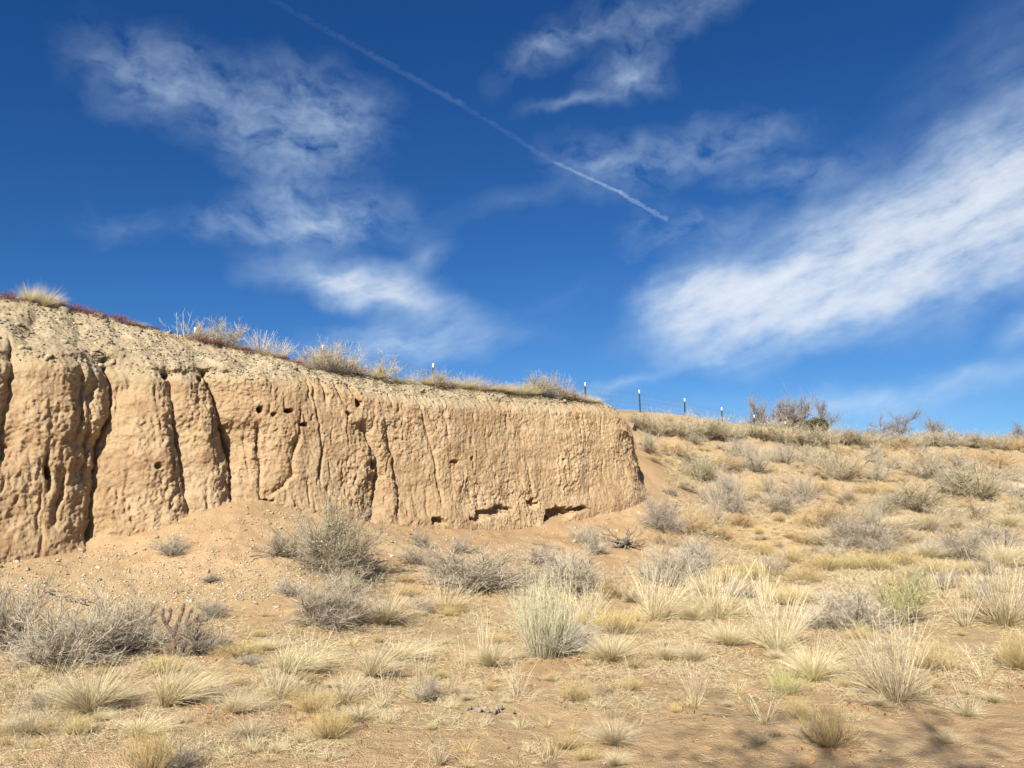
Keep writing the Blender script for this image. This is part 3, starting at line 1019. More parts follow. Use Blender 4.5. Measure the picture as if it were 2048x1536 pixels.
def p_tall(seed, n=420, stalks=95, lean=(0, 0), spread=38, gold=False):
    """coarse bunchgrass: stiff straight stalks over a grey leafy foot"""
    rg = np.random.default_rng(seed)
    g, s = Geo(), Geo()
    d, ph = cone_dirs(n, 5, 70, rg)
    r0 = .14 * np.sqrt(rg.random(n))
    p0 = np.stack([r0 * np.cos(ph), r0 * np.sin(ph), np.zeros(n)], -1)
    b = np.stack([np.cos(ph), np.sin(ph), -1.1 * np.ones(n)], -1) * (.08 + .3 * rg.random(n))[:, None]
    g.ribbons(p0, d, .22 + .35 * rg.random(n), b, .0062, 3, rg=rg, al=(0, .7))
    d, ph = cone_dirs(stalks, 2, spread, rg, power=.75)
    r0 = .12 * np.sqrt(rg.random(stalks))
    p0 = np.stack([r0 * np.cos(ph), r0 * np.sin(ph), np.zeros(stalks)], -1)
    d = unit(d + np.array([lean[0], lean[1], 0]))
    b = rg.normal(size=(stalks, 3)) * .07 + np.array([lean[0], lean[1], -.05]) * .35
    pos = s.ribbons(p0, d, .65 + .42 * rg.random(stalks), b, .0062, 4, taper=.4, rg=rg)
    branch_out(s, pos, stalks * 4, rg, .25, .95, .20, .0045, .35, .25, 2, (.3, 1))
    return [('leaf_blades', g, 'gold' if gold else 'straw'), ('stalks', s, 'stalk')]


def p_sparse(seed, n=24, lean=(0, 0)):
    rg = np.random.default_rng(seed)
    g, s = Geo(), Geo()
    k = 130
    d, ph = cone_dirs(k, 20, 85, rg)
    p0 = np.stack([.06 * np.cos(ph), .06 * np.sin(ph), np.zeros(k)], -1)
    g.ribbons(p0, d, .12 + .25 * rg.random(k), np.tile([0, 0, -.3], (k, 1)), .0075, 2, rg=rg)
    d, ph = cone_dirs(n, 3, 34, rg)
    p0 = np.stack([.05 * np.cos(ph), .05 * np.sin(ph), np.zeros(n)], -1)
    d = unit(d + np.array([lean[0], lean[1], 0]))
    b = rg.normal(size=(n, 3)) * .08 + np.array([lean[0], lean[1], -.15]) * .4
    pos = s.ribbons(p0, d, .6 + .5 * rg.random(n), b, .0075, 5, taper=.35, rg=rg)
    branch_out(s, pos, n * 2, rg, .6, .98, .12, .006, .25, .1, 2, (.5, 1))
    return [('leaf_blades', g, 'straw'), ('stalks', s, 'stalk')]


def p_shrub(seed, mat='grey', stems=34, lo=8, hi=78, twigs=420, twiglets=1500, L=.62, leaf=0, leafmat=None, wide=1.0, spread=.5, up=.25, twmat=None):
    """twiggy dome, unit height, about 1.4 wide before scaling"""
    rg = np.random.default_rng(seed)
    a, b = Geo(), Geo()
    d, ph = cone_dirs(stems, lo, hi, rg, power=.8)
    p0 = np.stack([.09 * rg.random(stems) * np.cos(ph), .09 * rg.random(stems) * np.sin(ph), np.zeros(stems)], -1)
    bend = np.stack([-.12 * np.cos(ph), -.12 * np.sin(ph), .18 * np.ones(stems)], -1) + rg.normal(size=(stems, 3)) * .2
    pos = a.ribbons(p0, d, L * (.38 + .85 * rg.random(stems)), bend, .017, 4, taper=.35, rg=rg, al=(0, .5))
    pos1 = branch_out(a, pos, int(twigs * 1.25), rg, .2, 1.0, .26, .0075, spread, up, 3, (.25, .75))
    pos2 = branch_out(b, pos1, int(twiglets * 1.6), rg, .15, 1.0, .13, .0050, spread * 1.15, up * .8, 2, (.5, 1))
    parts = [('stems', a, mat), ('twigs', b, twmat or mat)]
    if leaf:
        c = Geo()
        i = rg.integers(0, len(pos2), leaf)
        j = rg.integers(0, 3, leaf)
        c.quads(pos2[i, j] + rg.normal(size=(leaf, 3)) * .01, .018 + .014 * rg.random(leaf), rg)
        parts.append(('leaves', c, leafmat))
    return parts


def p_snake(seed, n=330, mat='snake', headmat='snakeflower', heads=260, hs=.022):
    """low dome of fine upright stems with dry yellow heads"""
    rg = np.random.default_rng(seed)
    g, h = Geo(), Geo()
    d, ph = cone_dirs(n, 0, 74, rg, power=.7)
    p0 = np.stack([.07 * np.cos(ph), .07 * np.sin(ph), np.zeros(n)], -1)
    b = np.stack([-.15 * np.cos(ph), -.15 * np.sin(ph), .25 * np.ones(n)], -1) + rg.normal(size=(n, 3)) * .08
    pos = g.ribbons(p0, d, .62 + .3 * rg.random(n), b, .0065, 3, rg=rg)
    p1 = branch_out(g, pos, n * 4, rg, .35, .95, .17, .0055, .3, .35, 2, (.5, 1))
    i = rg.integers(0, len(p1), heads)
    h.quads(p1[i, -1], hs * (.6 + .8 * rg.random(heads)), rg)
    return [('stems', g, mat), ('flower_heads', h, headmat)]


def p_rabbit(seed):
    """tall broom of pale green upright stems with pale tufts, dead silver branches fanned out at the foot on one side"""
    rg = np.random.default_rng(seed)
    g, h, dd = Geo(), Geo(), Geo()
    n = 400
    d, ph = cone_dirs(n, 0, 40, rg, power=.85)
    r0 = .20 * np.sqrt(rg.random(n))
    p0 = np.stack([r0 * np.cos(ph), r0 * np.sin(ph), np.zeros(n)], -1)
    b = np.stack([-.20 * np.cos(ph), -.20 * np.sin(ph), .12 * np.ones(n)], -1) + rg.normal(size=(n, 3)) * .08
    pos = g.ribbons(p0, d, .42 + .52 * rg.random(n), b, .0048, 4, taper=.4, rg=rg)
    p1 = branch_out(g, pos, n * 6, rg, .3, 1.0, .15, .0040, .24, .45, 2, (.4, .95))
    k = 1500
    i = rg.integers(0, len(p1), k)
    c = p1[i, -1]
    keep = c[:, 2] > .58
    h.quads(c[keep] + rg.normal(size=(keep.sum(), 3)) * .008, .016, rg)
    m = 46
    az_ = rg.normal(size=m) * .75 - .35
    d, _ = cone_dirs(m, 52, 88, rg, az=az_)
    p0 = np.stack([.1 * np.cos(az_), .1 * np.sin(az_), .04 + .12 * rg.random(m)], -1)
    pos = dd.ribbons(p0, d, .35 + .28 * rg.random(m), np.tile([0, 0, .12], (m, 1)) + rg.normal(size=(m, 3)) * .1, .0075, 4, rg=rg, al=(0, .8))
    branch_out(dd, pos, 900, rg, .2, 1, .13, .0042, .45, .15, 2, (.4, 1))
    return [('stems', g, 'rabbit'), ('seed_heads', h, 'rabbithead'), ('dead_branches', dd, 'silver')]


def p_greenshrub(seed):
    pr = p_shrub(seed, 'olive', 40, 5, 70, 520, 1700, .62, twmat='green', spread=.45, up=.4)
    rg = np.random.default_rng(seed + 1)
    c = Geo()
    V = pr[1][1].V[0].reshape(-1, 6, 3)
    tips = V[rg.integers(0, len(V), 1500), 5]
    c.quads(tips + rg.normal(size=(1500, 3)) * .012, .022, rg)
    return pr + [('leaves', c, 'green')]


def p_red(seed, n=200):
    rg = np.random.default_rng(seed)
    g = Geo()
    d, ph = cone_dirs(n, 0, 60, rg)
    r0 = .8 * np.sqrt(rg.random(n))
    p0 = np.stack([r0 * np.cos(ph), r0 * np.sin(ph), np.zeros(n)], -1)
    pos = g.ribbons(p0, d, .4 + .5 * rg.random(n), rg.normal(size=(n, 3)) * .15, .022, 3, rg=rg)
    branch_out(g, pos, n * 6, rg, .3, 1.0, .22, .018, .5, .3, 2, (.3, 1))
    return [('stems', g, 'red')]


def p_tuft(seed, n=120, mat='straw'):
    rg = np.random.default_rng(seed)
    g = Geo()
    d, ph = cone_dirs(n, 3, 66, rg)
    p0 = np.stack([.08 * np.cos(ph), .08 * np.sin(ph), np.zeros(n)], -1)
    b = np.stack([np.cos(ph), np.sin(ph), -.6 * np.ones(n)], -1) * (.25 * rg.random(n))[:, None]
    g.ribbons(p0, d, .5 + .55 * rg.random(n), b, .014, 3, rg=rg)
    return [('blades', g, mat)]


def p_deadstalks(seed, n=7, mat='stalk', w=.013):
    rg = np.random.default_rng(seed)
    g = Geo()
    for i in range(n):
        a_ = rg.random() * 6.28
        d, _ = cone_dirs(1, 4, 38, rg)
        p = np.array([.1 * math.cos(a_), .1 * math.sin(a_), 0.])
        L = .6 + .4 * rg.random()
        t = np.linspace(0, 1, 5)[:, None]
        pts = p + d * L * t + rg.normal(size=(1, 3)) * .12 * t * t
        g.tube(pts, w * (1 - .7 * t[:, 0]), 4, rv=rg.random())
        for _ in range(4):
            q = pts[rg.integers(1, 5)]
            dd = unit(d[0] + rg.normal(size=3) * .5)
            g.tube(np.stack([q, q + dd * .13, q + dd * .26 + np.array([0, 0, .04])]), np.array([.45, .3, .1]) * w, 4, rv=rg.random())
    return [('stalks', g, mat)]


PROTO = {
    'bunch': [p_bunch(11, 950), p_bunch(12, 880, (.22, .05), 46), p_bunch(13, 980, (-.08, 0), 58, 8), p_bunch(14, 820, (.38, .08), 46, 10)],
    'tall': [p_tall(21), p_tall(22, 380, 110, (.10, .02), 44), p_tall(23, 460, 85, (-.06, 0), 34)],
    'goldgrass': [p_tall(25, 620, 80, (.12, 0), 42, True), p_tall(26, 600, 70, (.2, 0), 46, True)],
    'sparse': [p_sparse(31), p_sparse(32, 16, (.45, .1)), p_sparse(33, 30), p_sparse(34, 12, (-.2, 0))],
    'grey': [p_shrub(41, 'grey'), p_shrub(42, 'grey', 30, 5, 70, 380, 1500, .64), p_shrub(43, 'greydark', 38, 10, 82, 420, 1500, .6, twmat='grey'), p_shrub(44, 'greytan', 32, 5, 66, 420, 1500, .64)],
    'tangrey': [p_shrub(46, 'grey', 34, 5, 72, 420, 1600, .62, twmat='greytan'), p_shrub(47, 'greytan', 30, 5, 64, 420, 1500, .64), p_shrub(48, 'olive', 34, 5, 74, 420, 1600, .62, 500, 'oliveleaf')],
    'dark': [p_shrub(51, 'greydark', 36, 12, 84, 460, 1500, .6), p_shrub(52, 'greydark', 30, 10, 80, 400, 1400, .6, twmat='grey')],
    'bigshrub': [p_shrub(55, 'greydark', 60, 4, 82, 900, 4200, .66, 2600, 'oliveleaf', twmat='olive', spread=.6)],
    'mound': [p_shrub(58, 'grey', 60, 5, 84, 800, 3600, .64, twmat='grey', spread=.55), p_shrub(59, 'greydark', 60, 5, 82, 800, 3400, .64, 700, 'oliveleaf', twmat='grey', spread=.6)],
    'tan': [p_shrub(61, 'tan', 40, 5, 86, 420, 1700, .58, spread=.75, up=.1), p_shrub(62, 'tan', 40, 5, 86, 420, 1700, .58, spread=.8, up=.05)],
    'snake': [p_snake(71), p_snake(72, 280), p_snake(73, 380)],
    'rabbit': [p_rabbit(81)],
    'green': [p_greenshrub(85)],
    'greentuft': [p_snake(87, 240, 'green', 'greenfresh', 220, .03)],
    'red': [p_red(91), p_red(92, 160)],
    'tuft': [p_tuft(95), p_tuft(96, 90), p_tuft(97, 70, 'gold')],
    'deadstalk': [p_deadstalks(98), p_deadstalks(99, 8)],
    'darkstalk': [p_deadstalks(100, 4, 'dark', .016)],
    'redbrown': [p_shrub(103, 'tan', 34, 20, 84, 360, 1200, .6, spread=.55)],
}
_mesh_cache = {}


def proto_meshes(kind, i):
    i = i % len(PROTO[kind])
    if (kind, i) not in _mesh_cache:
        out = []
        for pn, g, mt in PROTO[kind][i]:
            me_ = g.mesh(f'{kind}_{pn}')
            me_.materials.append(M[mt])
            V_ = np.vstack(g.V)
            out.append((pn, me_, np.percentile(V_[:, 2], 99.3), np.percentile(np.abs(V_[:, :2]), 96)))
        _mesh_cache[kind, i] = out
    return _mesh_cache[kind, i]


NAMES = {'bunch': 'bunchgrass', 'tall': 'tall_grass', 'goldgrass': 'golden_grass', 'sparse': 'grass_stalks', 'grey': 'grey_shrub', 'tangrey': 'tan_grey_shrub', 'dark': 'dark_shrub',
         'bigshrub': 'desert_shrub', 'mound': 'grey_shrub', 'tan': 'dry_brush_mound', 'snake': 'yellow_broomweed', 'rabbit': 'rabbitbrush', 'green': 'green_shrub', 'greentuft': 'green_weed',
         'red': 'red_weed', 'tuft': 'grass_tuft', 'deadstalk': 'dead_weed', 'darkstalk': 'dead_stalks', 'redbrown': 'reddish_brush'}
CATS = {'bunch': 'grass', 'tall': 'grass', 'goldgrass': 'grass', 'sparse': 'grass', 'grey': 'shrub', 'tangrey': 'shrub', 'dark': 'shrub', 'bigshrub': 'shrub', 'mound': 'shrub', 'tan': 'shrub',
        'snake': 'shrub', 'rabbit': 'shrub', 'green': 'shrub', 'greentuft': 'weed', 'red': 'weed', 'tuft': 'grass', 'deadstalk': 'weed', 'darkstalk': 'dead weed', 'redbrown': 'shrub'}
n_planted = 0


def plant(kind, u, v, h, w, label, group=None, var=None, rot=None, far=60.0, sink=.02, low=0.0):
    """a plant whose foot is seen at photo pixel (u, v); h and w are its height and width there in photo pixels"""
    global n_planted
    n_planted += 1
    if len(label.split()) > 16:
        label = label.replace('just ', '').replace(' dry', '')
    p = drop(u, v, far=far)
    dist = float(np.linalg.norm(p - EYE))
    mpp = dist / FPX
    H, Wd = h * mpp, w * mpp
    vi = n_planted if var is None else var
    ms = proto_meshes(kind, vi)
    zt = max(m_[2] for m_ in ms)
    rt = max(m_[3] for m_ in ms)
    sz_, sx_ = H / zt, Wd / (2 * rt)
    r_ = random.Random(n_planted * 13 + 5)
    rz = r_.uniform(-.5, .5) if kind in ('bunch', 'tall', 'goldgrass', 'sparse', 'rabbit') else r_.uniform(0, 6.28)
    if rot is not None:
        rz = rot
    loc = (p[0], p[1], p[2] - sink * min(1, H) - low)
    nm = NAMES[kind]
    if h >= 24 and len(ms) > 1:
        root = obj(nm, None, loc=loc, label=label, cat=CATS[kind], group=group)
        for pn, me_, _, _ in ms:
            obj(pn, me_, parent=root, kind='stuff' if pn in ('flower_heads', 'leaves', 'seed_heads') else None)
    else:
        me_ = ms[-1][1] if len(ms) == 1 else joined(kind, vi)
        root = obj(nm, me_, loc=loc, label=label, cat=CATS[kind], group=group)
    root.rotation_euler = (0, 0, rz)
    root.scale = (sx_, sx_ * r_.uniform(.9, 1.1), sz_)
    return root


_join_cache = {}


def joined(kind, i):
    """all parts of a prototype in one mesh, for plants too small in view to show them"""
    i = i % len(PROTO[kind])
    if (kind, i) not in _join_cache:
        Vs, Fs, al_, rn_, off, mi, mats = [], [], [], [], 0, [], []
        for k_, (pn, g, mt) in enumerate(PROTO[kind][i]):
            Vg, Fg = np.vstack(g.V), np.vstack(g.F)
            Vs.append(Vg)
            Fs.append(Fg + off)
            off += len(Vg)
            al_.append(np.concatenate(g.al))
            rn_.append(np.concatenate(g.rn))
            mi.append(np.full(len(Fg), k_, np.int32))
            mats.append(mt)
        me_ = mesh_from(kind, np.vstack(Vs), np.vstack(Fs), {'along': np.concatenate(al_), 'rnd': np.concatenate(rn_)}, smooth=False)
        for mt in mats:
            me_.materials.append(M[mt])
        me_.polygons.foreach_set('material_index', np.concatenate(mi))
        _join_cache[kind, i] = me_
    return _join_cache[kind, i]
ORD = 'first second third fourth fifth sixth seventh eighth ninth tenth eleventh twelfth thirteenth fourteenth fifteenth sixteenth seventeenth eighteenth nineteenth twentieth'.split()
ORD += ['twenty-' + o for o in ORD[:9]] + ['thirtieth'] + ['thirty-' + o for o in ORD[:9]] + ['fortieth']
# ------------------------------------------------------------------ plants in the foreground and along the foot of the bank, one by one
FG = [
    # left foreground
    ('mound', 130, 1332, 108, 160, 'broad grey twiggy shrub spread wide at the foot of the bank, beside the cactus', 0),
    ('mound', 245, 1302, 112, 140, 'tall grey twiggy shrub crowding against the cactus on its left', 1),
    ('dark', 8, 1300, 135, 130, 'dark grey-green shrub cut by the left edge of the picture', 0),
    ('dark', 402, 1308, 66, 100, 'low dull brown shrub growing around the base of the cactus', 1),
    ('dark', 425, 1234, 36, 70, 'small dark shrub on stony ground just behind the cactus', 0),
    ('dark', 418, 1165, 20, 34, 'tiny dark weed on the pale talus above the cactus', 1),
    ('grey', 342, 1112, 42, 60, 'small lone grey shrub on the talus below the widest fissure', 0),
    ('snake', 325, 1345, 34, 90, 'low yellow broomweed in front of the cactus', 0),
    ('snake', 95, 1258, 32, 70, 'yellow broomweed tucked behind the broad grey shrub', 1),
    ('bunch', 180, 1425, 98, 130, 'pale feathery bunchgrass with a fountain of fine blades, left foreground', 0),
    ('bunch', 335, 1412, 96, 130, 'pale bunchgrass swept strongly to one side, casting a grey shadow', 3),
    ('sparse', 100, 1418, 150, 120, 'long arching straw stalks leaning across the grey shrub', 1),
    ('sparse', 20, 1470, 150, 90, 'long leaning straw stalks near the lower left corner', 1),
    ('bunch', 60, 1465, 44, 110, 'flattened pale grass clump at the lower left', 2),
    ('bunch', 280, 1470, 46, 100, 'ragged low straw clump between the two feathery bunchgrasses', 1),
    ('dark', 85, 1420, 32, 60, 'small dark grey shrub below the arching straw stalks', 1),
    ('snake', 155, 1470, 34, 48, 'small dull broomweed on bare soil under the feathery bunchgrass', 2),
    ('snake', 298, 1545, 90, 90, 'rounded golden broomweed at the bottom edge of the picture', 0),
    ('dark', 355, 1540, 42, 80, 'dark low shrub beside the rounded golden broomweed', 0),
    ('bunch', 470, 1425, 50, 90, 'low pale grass on bare soil right of the leaning bunchgrass', 1),
    ('snake', 480, 1310, 26, 110, 'flat yellow broomweed patch on open soil right of the cactus', 2),
    ('grey', 500, 1330, 26, 60, 'small grey weed beside the flat yellow broomweed patch', 1),
    ('bunch', 575, 1345, 68, 130, 'silvery feathery bunchgrass blown to one side under the stony talus', 3),
    ('sparse', 612, 1352, 95, 70, 'upright pale stalks standing out of the silvery bunchgrass', 0),
    ('goldgrass', 560, 1395, 70, 90, 'coarse yellow grass clump below the silvery bunchgrass', 0),
    ('snake', 625, 1425, 50, 80, 'greenish yellow broomweed below the coarse yellow grass', 1),
    ('snake', 660, 1475, 60, 90, 'dull gold broomweed low down left of the bare patch', 2),
    ('bunch', 500, 1470, 34, 90, 'thin low grass sprawling over reddish soil', 2),
    # middle, foot of the bank
    ('bigshrub', 665, 1150, 152, 165, 'largest bushy olive-grey shrub, standing against the foot of the bank'),
    ('grey', 560, 1112, 56, 80, 'grey shrub touching the largest bushy shrub on its uphill left side', 2),
    ('mound', 655, 1248, 92, 160, 'purplish grey twig mound below the largest bushy shrub', 0),
    ('grey', 580, 1190, 34, 60, 'small purplish twig clump at the edge of the stones', 0),
    ('tangrey', 700, 1185, 50, 80, 'tan twiggy growth between the largest shrub and the grey twig mound', 0),
    ('bunch', 768, 1250, 84, 110, 'whitish bunchgrass beside the purplish grey twig mound', 0),
    ('snake', 808, 1165, 22, 40, 'small brownish yellow broomweed among pale stones', 0),
    ('snake', 815, 1192, 28, 50, 'yellow-green broomweed just below the pale stones', 1),
    ('goldgrass', 895, 1222, 72, 110, 'golden arching grass clump left of the pale green brush', 1),
    ('grey', 845, 1222, 34, 60, 'small grey weed at the foot of the golden arching grass', 1),
    ('mound', 950, 1178, 90, 190, 'dark grey spreading shrub behind the golden arching grass', 1),
    ('dark', 885, 1150, 46, 80, 'low dark twigs trailing left from the spreading shrub', 0),
    ('grey', 838, 1094, 40, 56, 'upper of two small grey shrubs below the double fissure', 2),
    ('grey', 830, 1128, 40, 60, 'lower of two small grey shrubs below the double fissure', 0),
    ('grey', 918, 1106, 42, 60, 'grey shrub just under the ragged foot of the bank, centre', 1),
    ('mound', 1150, 1180, 84, 150, 'grey shrub thicket right behind the pale green brush', 0),
    ('dark', 1195, 1108, 50, 56, 'dark twiggy shrub beside the dead branch heap', 1),
    ('grey', 1170, 1086, 44, 64, 'grey shrub in front of the arched hollow in the bank', 0),
    ('grey', 1090, 1130, 46, 110, 'dry grey brush below the arched hollow', 2),
    ('tangrey', 1050, 1165, 50, 70, 'thin tan-grey shrub rising just above the pale green brush', 1),
    ('rabbit', 1092, 1312, 188, 185, 'tall pale green brush with silvery dead branches fanned at its foot'),
    ('goldgrass', 1178, 1248, 84, 80, 'golden grass leaning out of the right side of the pale green brush', 0),
    ('redbrown', 1232, 1196, 48, 90, 'reddish brown twig tangle behind the golden grass'),
    ('grey', 1262, 1205, 46, 46, 'small olive-grey shrub beside the reddish twig tangle', 3),
    ('snake', 1235, 1266, 50, 120, 'wide mustard-yellow broomweed right of the pale green brush', 2),
    ('bunch', 1222, 1322, 72, 110, 'bright straw bunchgrass right beside the silvery dead branches', 0),
    ('bunch', 985, 1332, 74, 90, 'greenish straw bunchgrass left of the pale green brush', 2),
    ('sparse', 968, 1330, 110, 60, 'slim stalks beside the greenish straw bunchgrass', 2),
    ('sparse', 925, 1345, 70, 70, 'few thin stalks on open soil between two straw clumps', 3),
    ('bunch', 745, 1352, 78, 100, 'pale feathery bunchgrass in the middle of the foreground', 1),
    ('sparse', 838, 1378, 105, 70, 'upright bleached stalks over a low grey weed', 2),
    ('dark', 850, 1400, 42, 64, 'low grey weed at the foot of the upright bleached stalks', 1),
    ('sparse', 765, 1412, 84, 60, 'wispy stalks just below the feathery bunchgrass in mid foreground', 0),
    ('bunch', 800, 1318, 44, 120, 'long low drift of pale grass above the bleached stalks', 3),
    ('goldgrass', 690, 1405, 60, 90, 'straggling yellow grass left of the wispy stalks', 0),
    ('bunch', 720, 1440, 40, 90, 'low straw clump by the leaf litter, lower middle', 2),
    ('sparse', 1035, 1392, 72, 90, 'loose straw clump straight below the pale green brush', 2),
    ('snake', 1150, 1402, 48, 70, 'small yellow broomweed below the bright straw bunchgrass', 0),
    ('sparse', 1262, 1372, 60, 50, 'thin upright straw on bare soil in the centre right', 3),
    ('sparse', 1390, 1412, 80, 80, 'straw clump with upright stalks above the soft shadow', 2),
    ('bunch', 1228, 1488, 70, 90, 'faded bunchgrass at the edge of the soft shadow', 2),
    ('sparse', 1100, 1526, 46, 80, 'short straw tuft alone on bare soil at the bottom', 0),
    ('tuft', 880, 1530, 50, 50, 'thin straw wisps at the bottom edge', 0),
    # right foreground
    ('bunch', 1330, 1320, 46, 56, 'small neat bunchgrass, first of two side by side', 0),
    ('bunch', 1390, 1322, 54, 66, 'small neat bunchgrass, second of two side by side', 2),
    ('bunch', 1458, 1292, 62, 96, 'round silvery bunchgrass left of the tall stiff clump', 0),
    ('bunch', 1388, 1240, 50, 64, 'pale bunchgrass wedged between two tall grass clumps', 2),
    ('tall', 1310, 1240, 120, 120, 'tall stiff grass with crossing stalks in front of grey brush', 1),
    ('tall', 1432, 1236, 118, 120, 'tall stiff grass with spread stalks, next right of its twin', 0),
    ('mound', 1345, 1172, 84, 130, 'grey dry brush standing behind the crossing tall stalks', 0),
    ('mound', 1395, 1135, 66, 90, 'pale grey brush further up behind the tall grass', 0),
    ('tall', 1555, 1300, 130, 130, 'tall straw clump left of the yellow-green shrub', 1),
    ('sparse', 1528, 1215, 90, 90, 'loose tall stalks behind the tall straw clump', 2),
    ('snake', 1575, 1210, 42, 80, 'yellow-grey broomweed behind the tall straw clump', 1),
    ('bunch', 1595, 1205, 46, 90, 'straw grass beside the yellow-grey broomweed', 1),
    ('bunch', 1628, 1362, 92, 96, 'dense rounded bunchgrass right below the tall straw clump', 0),
    ('greentuft', 1572, 1388, 52, 90, 'low pale green weed left below the dense bunchgrass'),
    ('tall', 1792, 1400, 160, 150, 'biggest straw clump with long stalks, right foreground', 2),
    ('bunch', 1755, 1412, 26, 36, 'tiny straw tuft at the left foot of the biggest straw clump', 0),
    ('snake', 1870, 1342, 62, 84, 'rounded grey-yellow broomweed beside the biggest straw clump', 0),
    ('green', 1798, 1250, 112, 130, 'bright yellow-green leafy shrub in the right foreground'),
    ('mound', 1705, 1258, 84, 150, 'bleached twiggy half-dead shrub joined to the yellow-green shrub', 0),
    ('snake', 1722, 1280, 36, 44, 'small broomweed in front of the bleached twiggy shrub', 1),
    ('tall', 2008, 1248, 132, 130, 'tall pale grass near the right edge', 0),
    ('sparse', 1930, 1252, 92, 90, 'thin tall stalks between the green shrub and the right edge', 2),
    ('snake', 2044, 1340, 68, 80, 'broomweed cut by the right edge of the picture', 2),
    ('sparse', 1962, 1358, 60, 90, 'flattened straw by the brown leaf litter', 3),
    ('sparse', 1930, 1428, 92, 80, 'open straw clump with two long stalks, lower right', 3),
    ('snake', 1600, 1438, 44, 60, 'small dull broomweed left of the dark rooted shrub', 1),
    ('sparse', 1530, 1446, 56, 90, 'sprawling straw clump just above the soft shadow', 0),
    ('snake', 1660, 1492, 80, 118, 'yellow broomweed with dark exposed roots, lowest on the right', 0),
    ('dark', 1622, 1478, 36, 60, 'dark dead branches sticking left out of the lowest broomweed', 0),
    ('grey', 1890, 1178, 44, 60, 'purplish little shrub right of the yellow-green shrub', 1),
    ('sparse', 1885, 1195, 66, 60, 'straw stalks behind the yellow-green shrub', 0),
    ('bunch', 2010, 1135, 70, 100, 'big pale grass clump at the right edge below the slope', 1),
    ('mound', 1925, 1120, 58, 110, 'wide purplish grey shrub left of the big pale grass clump', 0),
    ('mound', 1725, 1090, 52, 130, 'wide grey shrub at the foot of the slope beside pale grass', 0),
    ('bunch', 1645, 1092, 48, 62, 'pale bunchgrass alone at the foot of the slope', 0),
    ('bunch', 1855, 1062, 46, 84, 'first of the row of cream bunchgrasses on the lower slope', 0),
    ('bunch', 1910, 1058, 52, 52, 'tallest of the row of cream bunchgrasses on the lower slope', 2),
    ('bunch', 1785, 1058, 38, 52, 'cream bunchgrass set apart from the row, uphill left', 1),
    ('bunch', 2015, 1055, 46, 62, 'cream bunchgrass by the right edge on the lower slope', 0),
    ('bunch', 1850, 1116, 42, 70, 'straw bunchgrass between two wide grey shrubs', 1),
    ('mound', 1990, 1092, 44, 90, 'hazy grey shrub right behind the big pale grass clump', 0),
    ('grey', 1800, 1085, 42, 90, 'grey shrub directly under the row of cream bunchgrasses', 3),
]
for rec in FG:
    kind, u, v, h, w, lab = rec[:6]
    var = rec[6] if len(rec) > 6 else 0
    plant(kind, u, v, h, w, lab, var=var)

# ------------------------------------------------------------------ plants along the rim of the bank
RIM = [
    ('bunch', 62, 603, 46, 40, 'upright pale grass on the rim, left of its drooping twin', 0),
    ('bunch', 88, 604, 46, 46, 'drooping pale grass on the rim at the upper left', 3),
    ('deadstalk', 362, 655, 56, 60, 'bare whitish dead weed standing on the rim', 0),
    ('tangrey', 398, 660, 50, 50, 'first tan twiggy shrub on the rim after the whitish dead weed', 1),
    ('tangrey', 442, 672, 56, 76, 'second tan twiggy shrub on the rim after the whitish dead weed', 0),
    ('tall', 520, 690, 52, 56, 'pale stalky grass on the rim, first of two', 2),
    ('tall', 555, 698, 46, 54, 'pale stalky grass on the rim, second of two', 1),
    ('tangrey', 628, 728, 56, 80, 'left part of the tan brush thicket on the rim', 1),
    ('tangrey', 672, 736, 66, 90, 'tallest bush of the tan brush thicket on the rim', 0),
    ('dark', 684, 742, 30, 80, 'dark tangled twigs under the tan brush thicket on the rim', 0),
    ('tangrey', 718, 738, 40, 60, 'right end of the tan brush thicket on the rim', 1),
    ('grey', 766, 747, 64, 66, 'upright grey shrub on the rim beside the yellow tuft', 3),
    ('snake', 796, 748, 18, 26, 'little yellow tuft on the rim', 0),
    ('tall', 822, 750, 28, 34, 'short pale stalks on the rim right of the yellow tuft', 0),
    ('tangrey', 868, 762, 40, 62, 'tan shrub on the rim with the white post tip behind', 0),
    ('grey', 905, 766, 34, 54, 'small grey shrub on the rim right after the tan shrub', 3),
    ('tall', 935, 770, 34, 62, 'long pale grass drift on the rim, first of three', 1),
    ('bunch', 970, 776, 26, 60, 'long pale grass drift on the rim, second of three', 1),
    ('bunch', 1040, 783, 34, 60, 'long pale grass drift on the rim, third of three', 0),
    ('darkstalk', 990, 777, 52, 46, 'thin black dead stalks standing on the rim', 0),
    ('tangrey', 1075, 788, 52, 70, 'rounded tan shrub on the rim right of the black stalks', 2),
    ('tangrey', 1108, 789, 52, 66, 'twin of the rounded tan shrub, nearer the end of the bank', 0),
    ('grey', 1142, 794, 30, 56, 'low grey shrub on the rim near the end of the bank', 3),
    ('bunch', 1176, 797, 20, 40, 'short dry grass at the very end of the rim', 1),
]
for kind, u, v, h, w, lab, var in RIM:
    plant(kind, u, v, h, w, lab, 'plants along the rim of the bank', var=var, far=26, low=.05)
for i, (u, v, h, w) in enumerate([(8, 596, 16, 40), (38, 600, 10, 30), (112, 610, 14, 40), (140, 616, 16, 44), (166, 622, 14, 40), (192, 628, 12, 40), (232, 634, 13, 40), (262, 640, 12, 36), (300, 648, 10, 40),
                                  (392, 668, 13, 40), (422, 676, 13, 44), (455, 684, 12, 44), (488, 692, 10, 40), (520, 700, 9, 36), (560, 707, 9, 36), (590, 712, 8, 30)]):
    plant('red', u, v, h, w, f'{ORD[i]} wine-red low weed along the rim, counted from the left', 'red weeds along the rim', var=i, far=24, low=.03)

